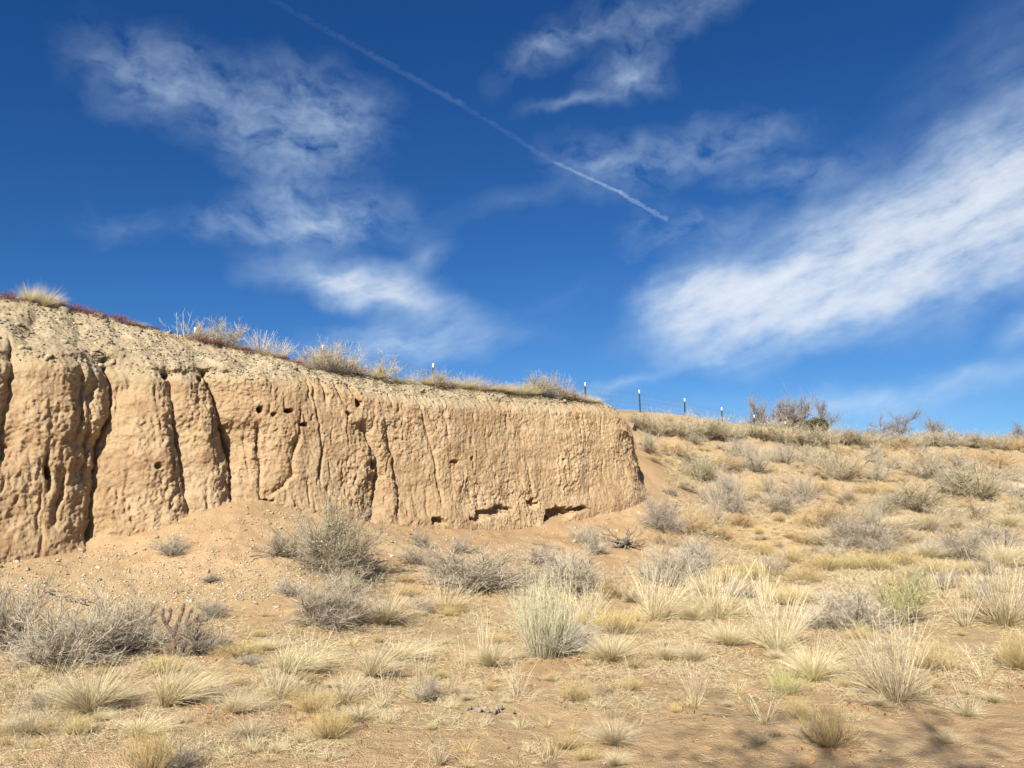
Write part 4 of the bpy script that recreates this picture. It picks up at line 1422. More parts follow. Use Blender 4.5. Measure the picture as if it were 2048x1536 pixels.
for i, (u, v, h, w) in enumerate([(590, 712, 16, 40), (745, 744, 22, 50), (810, 752, 16, 40), (845, 758, 24, 46), (885, 764, 26, 50), (920, 768, 24, 60), (952, 773, 26, 60), (1000, 779, 24, 60), (1020, 781, 26, 56), (1055, 785, 28, 60),
                                  (1125, 792, 24, 60), (1158, 795, 20, 50), (1190, 797, 12, 40), (470, 684, 18, 44), (320, 650, 12, 40), (265, 638, 10, 40)]):
    plant('bunch' if i % 2 else 'tall', u, v, h, w, f'{ORD[i]} small pale grass tuft in the fringe along the rim of the bank', 'grass fringe along the rim', var=i, far=26, low=.05)

# ------------------------------------------------------------------ brush on the slope beyond the bank
HILL = {
    'crest': [('tangrey', 1278, 858, 34, 50), ('tangrey', 1302, 866, 40, 56), ('tangrey', 1330, 870, 44, 64), ('tan', 1334, 842, 22, 28), ('tangrey', 1362, 873, 42, 60), ('tangrey', 1392, 872, 48, 60), ('tangrey', 1418, 876, 44, 60),
              ('tangrey', 1446, 880, 46, 60), ('tangrey', 1474, 878, 38, 56), ('tangrey', 1500, 872, 26, 50), ('tangrey', 1532, 884, 40, 76), ('tangrey', 1566, 886, 42, 76), ('tangrey', 1600, 890, 42, 76), ('tangrey', 1636, 892, 40, 70),
              ('tangrey', 1668, 888, 34, 56), ('tangrey', 1700, 892, 32, 60), ('tangrey', 1732, 896, 32, 60), ('tangrey', 1766, 896, 30, 56), ('tan', 1806, 896, 22, 44), ('tangrey', 1838, 894, 28, 50), ('tangrey', 1866, 892, 28, 44),
              ('grey', 1896, 892, 30, 50), ('tangrey', 1928, 890, 24, 44), ('tangrey', 1954, 890, 24, 36), ('tangrey', 1982, 894, 22, 40), ('dark', 2008, 898, 30, 36), ('tangrey', 1685, 889, 30, 60), ('tangrey', 1718, 891, 28, 56), ('tangrey', 1750, 892, 28, 56), ('tangrey', 1785, 893, 28, 50), ('tangrey', 1822, 893, 28, 50), ('tangrey', 1852, 893, 26, 46), ('grey', 1881, 893, 28, 46), ('tangrey', 1912, 893, 26, 44), ('tangrey', 1941, 894, 26, 40), ('grey', 1968, 896, 24, 40), ('tangrey', 1995, 898, 26, 40), ('tangrey', 2022, 900, 26, 40), ('tan', 2034, 900, 24, 40), ('tangrey', 2060, 902, 26, 40)],
    'upper': [('tangrey', 1298, 905, 38, 54), ('tan', 1306, 922, 18, 40), ('tan', 1350, 908, 20, 60), ('tan', 1375, 918, 18, 60), ('grey', 1472, 912, 32, 36), ('grey', 1512, 945, 50, 54), ('grey', 1546, 924, 30, 34), ('grey', 1574, 928, 38, 40), ('dark', 1612, 928, 30, 56),
              ('tangrey', 1400, 962, 52, 74), ('tan', 1440, 935, 20, 70), ('grey', 1462, 936, 24, 36), ('tangrey', 1688, 962, 60, 96), ('tangrey', 1650, 940, 40, 56), ('snake', 1718, 958, 30, 26), ('grey', 1752, 962, 38, 64), ('grey', 1745, 925, 28, 36),
              ('grey', 1792, 938, 30, 40), ('tan', 1762, 912, 20, 40), ('dark', 1836, 912, 20, 36), ('tan', 1828, 928, 22, 40), ('grey', 1866, 935, 34, 56), ('tan', 1900, 922, 16, 50), ('dark', 1930, 942, 30, 50), ('tan', 1958, 920, 14, 50),
              ('tan', 1990, 932, 18, 60), ('grey', 2020, 962, 22, 44), ('grey', 1985, 950, 14, 40), ('grey', 1385, 885, 16, 40), ('grey', 1500, 905, 22, 34), ('tan', 1680, 905, 20, 50), ('tangrey', 1850, 958, 44, 60)],
    'middle': [('grey', 1365, 978, 24, 32), ('dark', 1341, 990, 14, 26), ('grey', 1440, 1015, 58, 76), ('grey', 1474, 1028, 42, 56), ('tan', 1492, 1000, 32, 48), ('grey', 1462, 984, 34, 44), ('dark', 1540, 990, 32, 44), ('snake', 1517, 984, 18, 24),
               ('grey', 1605, 1004, 54, 60), ('grey', 1570, 1024, 32, 70), ('tan', 1566, 990, 18, 40), ('tangrey', 1540, 1012, 34, 56), ('grey', 1700, 1008, 32, 44), ('tan', 1740, 988, 16, 56), ('snake', 1775, 986, 16, 30), ('dark', 1906, 990, 44, 50),
               ('tangrey', 1945, 1000, 56, 90), ('tangrey', 1975, 1000, 44, 60), ('grey', 2010, 985, 28, 36), ('tangrey', 1830, 1022, 46, 90), ('dark', 1868, 1028, 16, 28), ('grey', 1885, 968, 30, 56), ('grey', 1780, 1015, 26, 50),
               ('tangrey', 1760, 1030, 30, 60), ('grey', 2036, 1000, 24, 40), ('tan', 1640, 985, 16, 50), ('grey', 1900, 1040, 30, 60), ('grey', 1960, 1040, 34, 70), ('tan', 1930, 1015, 14, 40), ('grey', 2040, 1030, 34, 50)],
    'foot': [('mound', 1325, 1064, 62, 70), ('tan', 1384, 1066, 46, 70), ('tan', 1442, 1074, 28, 44), ('tan', 1322, 1088, 22, 56), ('grey', 1420, 1048, 42, 46), ('tan', 1480, 1050, 20, 50), ('tan', 1505, 1100, 16, 44), ('tan', 1665, 1050, 36, 80), ('tan', 1618, 1054, 30, 44),
             ('grey', 1742, 1050, 36, 56), ('tan', 1610, 1085, 22, 44), ('grey', 1685, 1065, 28, 56), ('snake', 1532, 1112, 24, 40), ('snake', 1585, 1125, 28, 60), ('grey', 1612, 1118, 22, 36), ('snake', 1650, 1140, 30, 70), ('snake', 1700, 1138, 28, 64),
             ('snake', 1755, 1140, 30, 70), ('snake', 1805, 1130, 24, 60), ('grey', 1668, 1118, 30, 60), ('tan', 1470, 1142, 26, 60), ('snake', 1510, 1160, 34, 70), ('snake', 1450, 1165, 28, 56), ('grey', 1545, 1150, 36, 60), ('snake', 1610, 1165, 28, 60),
             ('snake', 1860, 1150, 24, 60), ('snake', 1935, 1150, 24, 60), ('grey', 1975, 1150, 24, 50), ('grey', 1770, 1110, 28, 60), ('tan', 1980, 1070, 24, 50), ('snake', 1400, 1190, 30, 50), ('grey', 1485, 1195, 34, 50)],
}
WHAT = {'tangrey': 'tan-grey twiggy shrub', 'grey': 'grey twiggy shrub', 'dark': 'dark grey shrub', 'tan': 'orange-tan dry brush mound', 'snake': 'yellow broomweed', 'mound': 'olive-grey bushy shrub'}
WHERE = {'crest': 'along the brushy crest of the slope', 'upper': 'high on the slope beyond it', 'middle': 'halfway up the slope beyond it', 'foot': 'along the foot of the slope beyond it'}
HMARKS = []
for band, L in HILL.items():
    L = sorted(L, key=lambda q: q[1])
    seen = {}
    for kind, u, v, h, w in L:
        i = seen.get(kind, 0)
        seen[kind] = i + 1
        tot = sum(1 for q in L if q[0] == kind)
        lab = f'{ORD[i]} {WHAT[kind]} from the bank, {WHERE[band]}' if tot > 1 else f'only {WHAT[kind]} {WHERE[band].replace(" beyond it", " beyond the bank")}'
        HMARKS.append((u, v, f'{ORD[i]} {WHAT[kind]} ' + {'crest': 'of the crest', 'upper': 'high on the slope', 'middle': 'halfway up the slope', 'foot': 'at the slope foot'}[band]))
        plant(kind, u, v, h * (1.08 if band == 'crest' else 1.3), w * 1.15, lab, 'brush on the slope beyond the bank')

def short(lab):
    for sp in (',', ' spread', ' crowding', ' cut by', ' growing', ' just ', ' on ', ' in ', ' tucked', ' swept', ' leaning', ' near', ' at ', ' between', ' below', ' under', ' beside', ' standing', ' touching', ' right', ' left',
               ' among', ' behind', ' trailing', ' over', ' blown', ' sticking', ' wedged', ' alone', ' set ', ' joined', ' with ', ' by ', ' of two', ' of the row', ' straight', ' directly', ' further', ' rising'):
        lab = lab.split(sp)[0]
    return lab


_sh = [short(r[5]) for r in FG]
MARKS = [(r[1], r[2], s_) for r, s_ in zip(FG, _sh) if _sh.count(s_) == 1 and len(s_.split()) > 2] + [(348, 1312, 'purple-brown cactus'), (970, 1425, 'clump of grey cactus pads'), (1252, 1098, 'dead branch heap')]


def beside(u, v, marks):
    a, b, nm = min(marks, key=lambda q: math.hypot(q[0] - u, (q[1] - v) * 2.2))
    if abs(v - b) * 2.2 > abs(u - a):
        return f'{"in front of" if v > b else "behind"} the {nm}'
    if len(nm.split()) > 7:
        nm = nm.replace('twiggy ', '').replace('orange-tan dry brush', 'tan brush')
    return f'just {"right" if u > a else "left"} of the {nm}'


# little clumps between them, too alike to tell apart
r_ = random.Random(3)
n_small = 0
while n_small < 200:
    u, v = r_.uniform(1300, 2048), r_.uniform(895, 1200)
    if u < 1330 + (v - 895) * .1 or v < 860 + (u - 1280) * .05:
        continue
    k = r_.choice(['snake', 'tan', 'tuft', 'grey', 'tuft', 'tuft'])
    s_ = .35 + .65 * (v - 880) / 320
    plant(k, u, v, r_.uniform(9, 20) * s_ + 4, r_.uniform(18, 44) * s_ + 6, {'snake': 'tiny yellowish clump ', 'tan': 'tiny orange-tan clump ', 'tuft': 'tiny straw tuft ', 'grey': 'tiny grey clump '}[k] + beside(u, v, HMARKS), f'small {k} clumps between the shrubs of the slope'.replace('snake', 'yellow'))
    n_small += 1
n_small = 0
while n_small < 230:
    u, v = r_.uniform(0, 2048), r_.uniform(1225, 1536)
    if u > 1350 and v > 1440 and r_.random() < .8:
        continue
    if v > 1420 and 750 < u < 1350 and r_.random() < .5:
        continue
    k = r_.choice(['tuft', 'tuft', 'tuft', 'sparse', 'snake', 'bunch'])
    h = r_.uniform(14, 34) * (.6 + .5 * (v - 1200) / 330)
    plant(k, u, v, h, h * r_.uniform(1.2, 2.4), {'tuft': 'small straw tuft ', 'sparse': 'small loose stalky tuft ', 'snake': 'small dull yellow clump ', 'bunch': 'small fine-bladed tuft '}[k] + beside(u, v, MARKS), f'small {NAMES[k]} on the open soil'.replace('_', ' '))
    n_small += 1
# ------------------------------------------------------------------ cholla cactus
def cholla():
    p = drop(348, 1312)
    mpp = float(np.linalg.norm(p - EYE)) / FPX
    root = obj('cholla_cactus', None, loc=p, label='purple-brown branching cactus between the grey shrubs in the left foreground', cat='cactus')
    g_r = np.random.default_rng(5)
    def joint(a, b, r0):
        a, b = np.array(a) * mpp * np.array([1, 1, .86]), np.array(b) * mpp * np.array([1, 1, .86])
        r0 *= .82
        g, sp = Geo(), Geo()
        t = np.linspace(0, 1, 7)
        pts = a + (b - a) * t[:, None]
        rad_ = r0 * mpp * np.array([.62, .95, 1.05, 1.05, 1.0, .85, .35])
        g.tube(pts, rad_, 8, rv=g_r.random(), cap=False)
        o = obj('stem_joint', g.mesh('stem_joint'), M['cholla'], root)
        n = 200
        ti = g_r.random(n)
        c = a + (b - a) * ti[:, None]
        ax_ = unit(b - a)
        d = unit(np.cross(np.tile(ax_, (n, 1)), g_r.normal(size=(n, 3))))
        rr = np.interp(ti, t, rad_)
        sp.ribbons(c + d * rr[:, None] * .9, unit(d + g_r.normal(size=(n, 3)) * .5), .019, np.zeros((n, 3)), .0026, 1, rg=g_r)
        obj('spines', sp.mesh('spines'), M['spine'], o, kind='stuff')
    for a, b, r in [((0, 0, 0), (-4, 2, 38), 5), ((-4, 2, 36), (2, 0, 66), 4.5), ((12, -4, 0), (22, -6, 34), 5), ((22, -6, 32), (18, -2, 60), 4.4), ((2, 0, 62), (10, 2, 88), 4), ((10, 2, 86), (12, 0, 106), 3.6),
                    ((-4, 2, 40), (-18, 4, 62), 4), ((-18, 4, 60), (-26, 2, 80), 3.8), ((-26, 2, 78), (-24, 0, 94), 3.4), ((-18, 4, 62), (-12, 6, 84), 3.6), ((18, -2, 58), (32, -2, 72), 3.8), ((32, -2, 70), (42, -4, 84), 3.4),
                    ((32, -2, 70), (50, 2, 70), 3.6), ((50, 2, 68), (58, 2, 78), 3.2), ((18, -2, 60), (22, 2, 86), 3.6), ((4, 4, 30), (10, 8, 52), 4), ((-12, 6, 82), (-14, 4, 96), 3.2), ((22, 2, 84), (28, 2, 96), 3.0),
                    ((-6, -6, 4), (-14, -8, 22), 4.2), ((26, -6, 6), (34, -8, 26), 4.2)]:
        joint(a, b, r)


cholla()


# ------------------------------------------------------------------ dead wood
def crooked(g, a, b, r0, rg_, kinks=6, wob=.06, n=6):
    t = np.linspace(0, 1, kinks)[:, None]
    L = np.linalg.norm(np.array(b) - np.array(a))
    pts = np.array(a) + (np.array(b) - np.array(a)) * t + rg_.normal(size=(kinks, 3)) * wob * L * np.sin(t * 3.14)
    g.tube(pts, r0 * (1 - .75 * t[:, 0]), n, rv=rg_.random())
    return pts


def dead_heap():
    p = drop(1252, 1098)
    mpp = float(np.linalg.norm(p - EYE)) / FPX
    g_r = np.random.default_rng(8)
    root = obj('dead_branch_heap', None, loc=p, label='grey dead root and branch tangle lying at the foot of the bank', cat='dead wood')
    g = Geo()
    for _ in range(9):
        e = g_r.normal(size=3) * np.array([18, 10, 9]) * mpp + np.array([0, 0, 16]) * mpp
        crooked(g, (0, 0, 10 * mpp), e, 4.2 * mpp, g_r)
    obj('root_crown', g.mesh('root_crown'), M['dark'], root)
    for e in [(-48, 4, 44), (-40, -4, 24), (-26, -6, 6), (-44, 6, 30), (34, 0, 30), (40, 6, 14), (26, -6, 4), (6, 2, 46), (12, -4, -6), (-10, -6, -14), (20, 4, 38), (-20, 0, 2)]:
        g = Geo()
        e = np.array(e) * mpp
        pts = crooked(g, (0, 0, 14 * mpp), e, 2.2 * mpp, g_r, 7, .07)
        for _ in range(5):
            q = pts[g_r.integers(2, 7)]
            crooked(g, q, q + unit(e + g_r.normal(size=3) * .5 * np.linalg.norm(e)) * 14 * mpp, .9 * mpp, g_r, 4, .08, 4)
        obj('branch', g.mesh('branch'), M['wood'], root)


dead_heap()


def fallen(u0, v0, u1, v1, r0, label, sub, seed, lift=.06):
    a, b = drop(u0, v0), drop(u1, v1)
    g_r = np.random.default_rng(seed)
    g = Geo()
    a0 = a.copy()
    pts = crooked(g, (0, 0, lift), b - a0 + np.array([0, 0, lift * .6]), r0, g_r, 9, .025)
    for _ in range(sub):
        q = pts[g_r.integers(2, 8)]
        dv = unit((b - a0) + g_r.normal(size=3) * np.linalg.norm(b - a0) * .7) * (.16 + .2 * g_r.random())
        dv[2] = abs(dv[2]) * .4 - .02
        crooked(g, q, q + dv, r0 * .5, g_r, 5, .06, 4)
    obj('fallen_branch', g.mesh('fallen_branch'), M['wood'], None, a0, label, 'branch', 'fallen branches')


fallen(72, 1190, 188, 1212, .016, 'long bare fallen branch behind the broad grey shrub', 3, 3, .10)
fallen(170, 1216, 120, 1200, .012, 'short forked branch lying under the long fallen branch', 2, 4)
fallen(500, 1122, 560, 1112, .012, 'dark branch lying beside the shrub left of the largest bush', 3, 5)
fallen(880, 1038, 905, 1062, .010, 'thin curved root hanging out of the ragged foot of the bank', 0, 6, .05)
fallen(1065, 1092, 1130, 1100, .012, 'thin dead branch lying below the arched hollow', 4, 7)
fallen(1520, 1432, 1300, 1446, .005, 'thin dry stick on bare soil near the soft shadow', 1, 9, .02)
fallen(1690, 1405, 1800, 1418, .006, 'thin twigs strewn at the foot of the biggest straw clump', 4, 10, .02)

# small grey ground cactus, lumpy pads
def pad_cactus():
    p = drop(970, 1425)
    g_r = np.random.default_rng(12)
    root = obj('ground_cactus', None, loc=p, label='low clump of grey shrivelled cactus pads on bare soil', cat='cactus')
    for i in range(24):
        g = Geo()
        x, y = g_r.normal() * .085, g_r.normal() * .03
        hh = g_r.uniform(.02, .055)
        tilt = g_r.normal(size=2) * .02
        t = np.linspace(0, 1, 6)
        pts = np.stack([x + tilt[0] * t, y + tilt[1] * t, -.005 + hh * t], -1)
        g.tube(pts, hh * .34 * np.array([.4, .8, 1.0, 1.0, .8, .3]), 6, rv=g_r.random())
        obj('pad', g.mesh('pad'), M['wood'], root)


pad_cactus()


# ------------------------------------------------------------------ fence of steel T-posts and woven wire on the plateau
def mat_plain(name, c, rough=.7, metal=0.0, n=0.0):
    m, T, b = new_mat(name)
    P = T.new('ShaderNodeTexCoord').outputs['Object']
    nn = T.noise(P, 14, 4, .6)
    cc = T.mix(T.rng(nn, .35, .7), c, tuple(x * .72 for x in c))
    T.l.new(cc, b.inputs['Base Color'])
    b.inputs['Roughness'].default_value = rough
    b.inputs['Metallic'].default_value = metal
    return m


MAT_POST = mat_plain('green_post_paint', (.035, .045, .04))
MAT_TIP = mat_plain('white_post_tip', (.75, .75, .72))
MAT_WIRE = mat_plain('galvanised_wire', (.33, .33, .33), .5, .6)


def box_geo(parts):
    V, F = [], []
    for (x0, x1, y0, y1, z0, z1) in parts:
        o = len(V)
        V += [(x0, y0, z0), (x1, y0, z0), (x1, y1, z0), (x0, y1, z0), (x0, y0, z1), (x1, y0, z1), (x1, y1, z1), (x0, y1, z1)]
        F += [(o, o + 3, o + 2, o + 1), (o + 4, o + 5, o + 6, o + 7), (o, o + 1, o + 5, o + 4), (o + 1, o + 2, o + 6, o + 5), (o + 2, o + 3, o + 7, o + 6), (o + 3, o, o + 4, o + 7)]
    return mesh_from('part', V, F, smooth=False)


POSTS = [(390, 655, 18.2), (645, 690, 21.0), (866, 727, 24.0), (1032, 778, 26.2), (1170, 765, 28.0), (1278, 780, 30.0), (1369, 797, 32.5), (1443, 815, 35.4), (1508, 830, 38.6), (1570, 843, 42.0)]
tops = [pt(*q) for q in POSTS]
fence = obj('wire_fence', None, loc=(0, 0, 0), label='woven wire fence on dark steel posts with white tips, on the plateau behind the bank', cat='fence')
post_me = box_geo([(-.006, .006, -.028, .028, -1.75, -.14), (0.006, .045, -.006, .006, -1.75, -.14)] + [(-.012, -.006, -.010, .010, -z, -z + .02) for z in np.arange(.2, 1.5, .055)])
tip_me = box_geo([(-.010, .012, -.029, .029, -.145, 0), (.012, .05, -.010, .010, -.145, 0)])
post_me.materials.append(MAT_POST)
tip_me.materials.append(MAT_TIP)
for i, t_ in enumerate(tops):
    po = obj('post', post_me, parent=fence, loc=t_)
    po.rotation_euler = (R(random.uniform(-1.5, 1.5)), R(random.uniform(-2, 2)), R(42))
    obj('white_tip', tip_me, parent=po)
for h_ in (.14, .20, .36, .52, .68, .84, .98, 1.10, 1.20):
    g = Geo()
    pts = []
    for a, b in zip(tops[:-1], tops[1:]):
        for t in np.linspace(0, 1, 7)[:-1]:
            q = a + (b - a) * t - np.array([0, 0, h_ + .02 * math.sin(t * math.pi)])
            pts.append(q)
    pts.append(tops[-1] - np.array([0, 0, h_]))
    pts = np.array(pts) + np.array([.03, -.03, 0])
    g.tube(pts, np.full(len(pts), .0034), 4)
    obj('line_wire', g.mesh('line_wire'), MAT_WIRE, fence)
g = Geo()
for a, b in zip(tops[:-1], tops[1:]):
    n_ = int(np.linalg.norm(b - a) / .15)
    for t in np.linspace(0, 1, n_)[:-1]:
        q = a + (b - a) * t + np.array([.03, -.03, 0])
        g.tube(np.stack([q - np.array([0, 0, .20]), q - np.array([0, 0, 1.2])]), np.full(2, .0024), 4, cap=False)
o = obj('stay_wires', g.mesh('stay_wires'), MAT_WIRE, fence)
o['kind'] = 'stuff'


# ------------------------------------------------------------------ bare trees beyond the crest
def grow(seed, H, trunks, spread=.55, levels=4, kids=(5, 5, 5, 6), r0=.11, droop=0.0, wid=.9):
    rg_ = np.random.default_rng(seed)
    wood, tw = Geo(), Geo()
    def rec(p, d, L, r, lev):
        k = 6
        t = np.linspace(0, 1, k)[:, None]
        bend = rg_.normal(size=3) * .22 + np.array([0, 0, .10 - droop * lev])
        pts = p + d * L * t + bend * L * t * t
        pts[1:-1] += rg_.normal(size=(k - 2, 3)) * L * .025
        wood.tube(pts, r * (1 - .5 * t[:, 0]), 5 if lev < 2 else 4, rv=rg_.random(), cap=False)
        if lev == levels - 1:
            n = 7
            P0 = np.array([pts[rg_.integers(1, k)] for _ in range(n)])
            dd = unit(np.tile(unit(pts[-1] - pts[-2]), (n, 1)) + rg_.normal(size=(n, 3)) * .55)
            pos = tw.ribbons(P0, dd, L * (.5 + .6 * rg_.random(n)), rg_.normal(size=(n, 3)) * .2, .010, 3, rg=rg_)
            branch_out(tw, pos, n * 3, rg_, .2, 1, L * .45, .008, .5, .05, 2)
            return
        nk = kids[lev]
        for i in range(nk):
            ti = .35 + .65 * (i + rg_.random()) / nk
            x = ti * (k - 1)
            j = min(int(x), k - 2)
            q = pts[j] + (pts[j + 1] - pts[j]) * (x - j)
            dd = unit(unit(pts[j + 1] - pts[j]) + rg_.normal(size=3) * spread * np.array([1, 1, .8]) * wid + np.array([0, 0, .08]))
            rec(q, dd, L * (.55 + .25 * rg_.random()), r * (.52 + .16 * rg_.random()) * (1 - .25 * ti), lev + 1)
    for d in trunks:
        rec(np.zeros(3), unit(np.array(d, float)), H * .42, r0, 0)
    return wood, tw


def tree(seed, u0, u1, vtop, Y, H, trunks, label, **kw):
    """bare tree whose crown spans photo columns u0..u1 at distance Y"""
    a, b = pt(u0, vtop, Y), pt(u1, vtop, Y)
    wood, tw = grow(seed, H, trunks, **kw)
    Vt = np.vstack(tw.V)
    zt = np.percentile(Vt[:, 2], 99.7)
    x0, x1 = np.percentile(Vt[:, 0], 1), np.percentile(Vt[:, 0], 99)
    s, sx = H / zt, (b[0] - a[0]) / (x1 - x0)
    root = obj('bare_tree', None, loc=((a[0] + b[0]) / 2 - sx * (x0 + x1) / 2, a[1], a[2] - H), label=label, cat='tree', group='bare trees beyond the crest')
    obj('trunk', wood.mesh('trunk'), M['bark'], root)
    obj('crown', tw.mesh('crown'), M['barkfar'], root)
    root.scale = (sx, sx, s)
    return root


tree(201, 1488, 1616, 786, 58, 3.3, [(.35, 0, .8), (-1.0, .1, .42), (1.0, .1, .5)], 'largest bare tree with a low spreading crown beyond the crest', r0=.24, kids=(6, 5, 5, 5), spread=.85, wid=1.25)
tree(202, 1622, 1676, 794, 66, 3.7, [(.12, 0, 1), (-.35, 0, 1)], 'slim bare tree next to the dark juniper', r0=.13, kids=(5, 4, 4, 4), spread=.72)
tree(203, 1722, 1778, 828, 74, 2.9, [(.4, 0, .9), (-.5, 0, .9)], 'first small bare tree right of the juniper', r0=.13, kids=(5, 4, 4, 4), spread=.72)
tree(204, 1768, 1830, 814, 76, 3.7, [(.1, 0, 1), (-.55, 0, .8)], 'second and taller small bare tree right of the juniper', r0=.13, kids=(5, 4, 4, 4), spread=.72)
tree(205, 1834, 1892, 830, 78, 3.1, [(.5, 0, .9), (-.2, 0, 1)], 'third small bare tree right of the juniper', r0=.13, kids=(5, 4, 4, 4), spread=.72)
tree(206, 2005, 2090, 842, 62, 3.0, [(-.6, 0, .8), (.3, 0, 1)], 'bare tree cut by the right edge of the picture', r0=.15, kids=(5, 4, 4, 4), spread=.72)


def juniper(u, v, Y, w, h, seed, label):
    top = pt(u, v, Y)
    g_r = np.random.default_rng(seed)
    root = obj('juniper_tree', None, loc=(top[0], top[1], top[2] - h), label=label, cat='tree', group='junipers beyond the crest')
    g = Geo()
    for i in range(4):
        crooked(g, (0, 0, 0), g_r.normal(size=3) * np.array([w * .25, w * .25, .1]) + np.array([0, 0, h * .7]), .07, g_r)
    obj('trunk', g.mesh('trunk'), M['bark'], root)
    c = Geo()
    for i in range(16):
        ctr = np.array([g_r.uniform(-w, w) * .42, g_r.uniform(-w, w) * .42, h * g_r.uniform(.35, .85)])
        n = 420
        q = g_r.normal(size=(n, 3))
        q = unit(q) * (g_r.random((n, 1)) ** .4) * np.array([w * .2, w * .2, h * .2]) * g_r.uniform(.7, 1.2)
        c.quads(ctr + q, .10 + .06 * g_r.random(n), g_r)
    obj('crown', c.mesh('crown'), M['juniper'], root)


juniper(1598, 840, 60, 2.0, 1.8, 301, 'dark green juniper at the foot of the largest bare tree')
juniper(1625, 836, 62, 2.2, 2.0, 302, 'brown-green juniper between the two bare trees on the crest')


# the tree behind the viewpoint: only its soft shadow falls into view
def shade_tree():
    wood, tw = grow(401, 9.0, [(.1, 0, 1), (.3, .2, .9)], spread=.6, levels=4, kids=(6, 5, 5, 5), r0=.2)
    zt = np.percentile(np.vstack(tw.V)[:, 2], 99.5)
    s = 9.0 / zt
    x, y = 0.5, -6.9
    root = obj('shade_tree', None, loc=(x, y, float(ground_z(np.array([x]), np.array([y]))[0]) - .05), label='tree standing outside the picture whose soft shadow lies on the soil at lower right', cat='tree')
    obj('trunk', wood.mesh('trunk'), M['bark'], root)
    g_r = np.random.default_rng(9)
    V_ = np.vstack(tw.V)
    n = 14000
    c = V_[g_r.integers(0, len(V_), n)]
    lf = Geo()
    lf.quads(c + g_r.normal(size=(n, 3)) * .06, .11 + .05 * g_r.random(n), g_r)
    cr = obj('crown', tw.mesh('crown'), M['barkfar'], root)
    obj('leaves', lf.mesh('leaves'), M['leaf'], cr)
    root.scale = (s, s, s)


shade_tree()


# ------------------------------------------------------------------ stones
def stone_mat(name, c1, c2):
    m, T, b = new_mat(name)
    oi = T.new('ShaderNodeObjectInfo').outputs['Random']
    P = T.new('ShaderNodeNewGeometry').outputs['Position']
    at = T.attr('tone')
    f = T.m('FRACT', T.m('ADD', oi, at))
    c = T.mix(f, c1, c2)
    c = T.mix(T.rng(T.noise(P, 30, 3, .6), .4, .7, 0, .5), c, tuple(x * .6 for x in c1))
    T.l.new(c, b.inputs['Base Color'])
    bump(T, b, T.noise(P, 60, 3, .6), .5, .02)
    return m


MAT_GREYSTONE = stone_mat('slaty_stone', (.19, .165, .115), (.40, .34, .235))
MAT_PALESTONE = stone_mat('pale_stone', (.40, .325, .225), (.58, .50, .38))
MAT_CLOD = stone_mat('soil_clod', (.36, .245, .145), (.46, .33, .20))


def stone_shape(seed, flat=.5):
    """angular 8 to 14 sided chip: convex hull of a few points"""
    import bmesh
    g_r = np.random.default_rng(seed)
    bm = bmesh.new()
    for _ in range(11):
        q = g_r.normal(size=3)
        q /= np.linalg.norm(q)
        q *= .5 * g_r.uniform(.8, 1.1)
        bm.verts.new((q[0], q[1] * .75, q[2] * flat))
    r = bmesh.ops.convex_hull(bm, input=bm.verts)
    bmesh.ops.delete(bm, geom=[v for v in bm.verts if not v.link_faces], context='VERTS')
    bm.verts.index_update()
    V_ = np.array([v.co for v in bm.verts])
    F_ = np.array([[v.index for v in f.verts] for f in bm.faces])
    bm.free()
    return V_, F_


SH = [stone_shape(500 + i, .3 + .08 * (i % 5)) for i in range(14)]


def gravel_mesh(name, P, size, seed, tilt=.5, nrm=None):
    g_r = np.random.default_rng(seed)
    Vs, Fs, tone, off = [], [], [], 0
    for i in range(len(P)):
        V_, F_ = SH[g_r.integers(0, 14)]
        e = Matrix.Rotation(g_r.random() * 6.28, 3, 'Z') @ Matrix.Rotation(g_r.normal() * tilt, 3, 'X') @ Matrix.Rotation(g_r.random() * 6.28, 3, 'Z')
        Vs.append(V_ @ np.array(e).T * size[i] + P[i])
        Fs.append(F_ + off)
        tone.append(np.full(len(V_), g_r.random()))
        off += len(V_)
    return mesh_from(name, np.vstack(Vs), None, {'tone': np.concatenate(tone)}, smooth=False, tris=np.vstack(Fs))


def stone_meshes(mat):
    out = []
    for i, (V_, F_) in enumerate(SH):
        me_ = mesh_from('stone', V_, None, {'tone': np.full(len(V_), .37 * i % 1)}, smooth=False, tris=F_)
        me_.materials.append(mat)
        out.append(me_)
    return out


ST_GREY, ST_PALE, ST_CLOD = stone_meshes(MAT_GREYSTONE), stone_meshes(MAT_PALESTONE), stone_meshes(MAT_CLOD)


def put_stone(p, size, meshes, parent, g_r, sink=.2, label=None, cat=None, group=None, tilt=.35):
    o = obj('stone', meshes[g_r.integers(0, 14)], parent=parent, loc=(p[0], p[1], p[2] - sink * size * .3 + .1 * size), label=label, cat=cat, group=group)
    o.rotation_euler = (g_r.normal() * tilt, g_r.normal() * tilt, g_r.random() * 6.28)
    o.scale = (size, size * g_r.uniform(.75, 1.2), size * (g_r.uniform(.8, 1.3) if parent else g_r.uniform(.5, .7)))
    return o


g_r = np.random.default_rng(77)
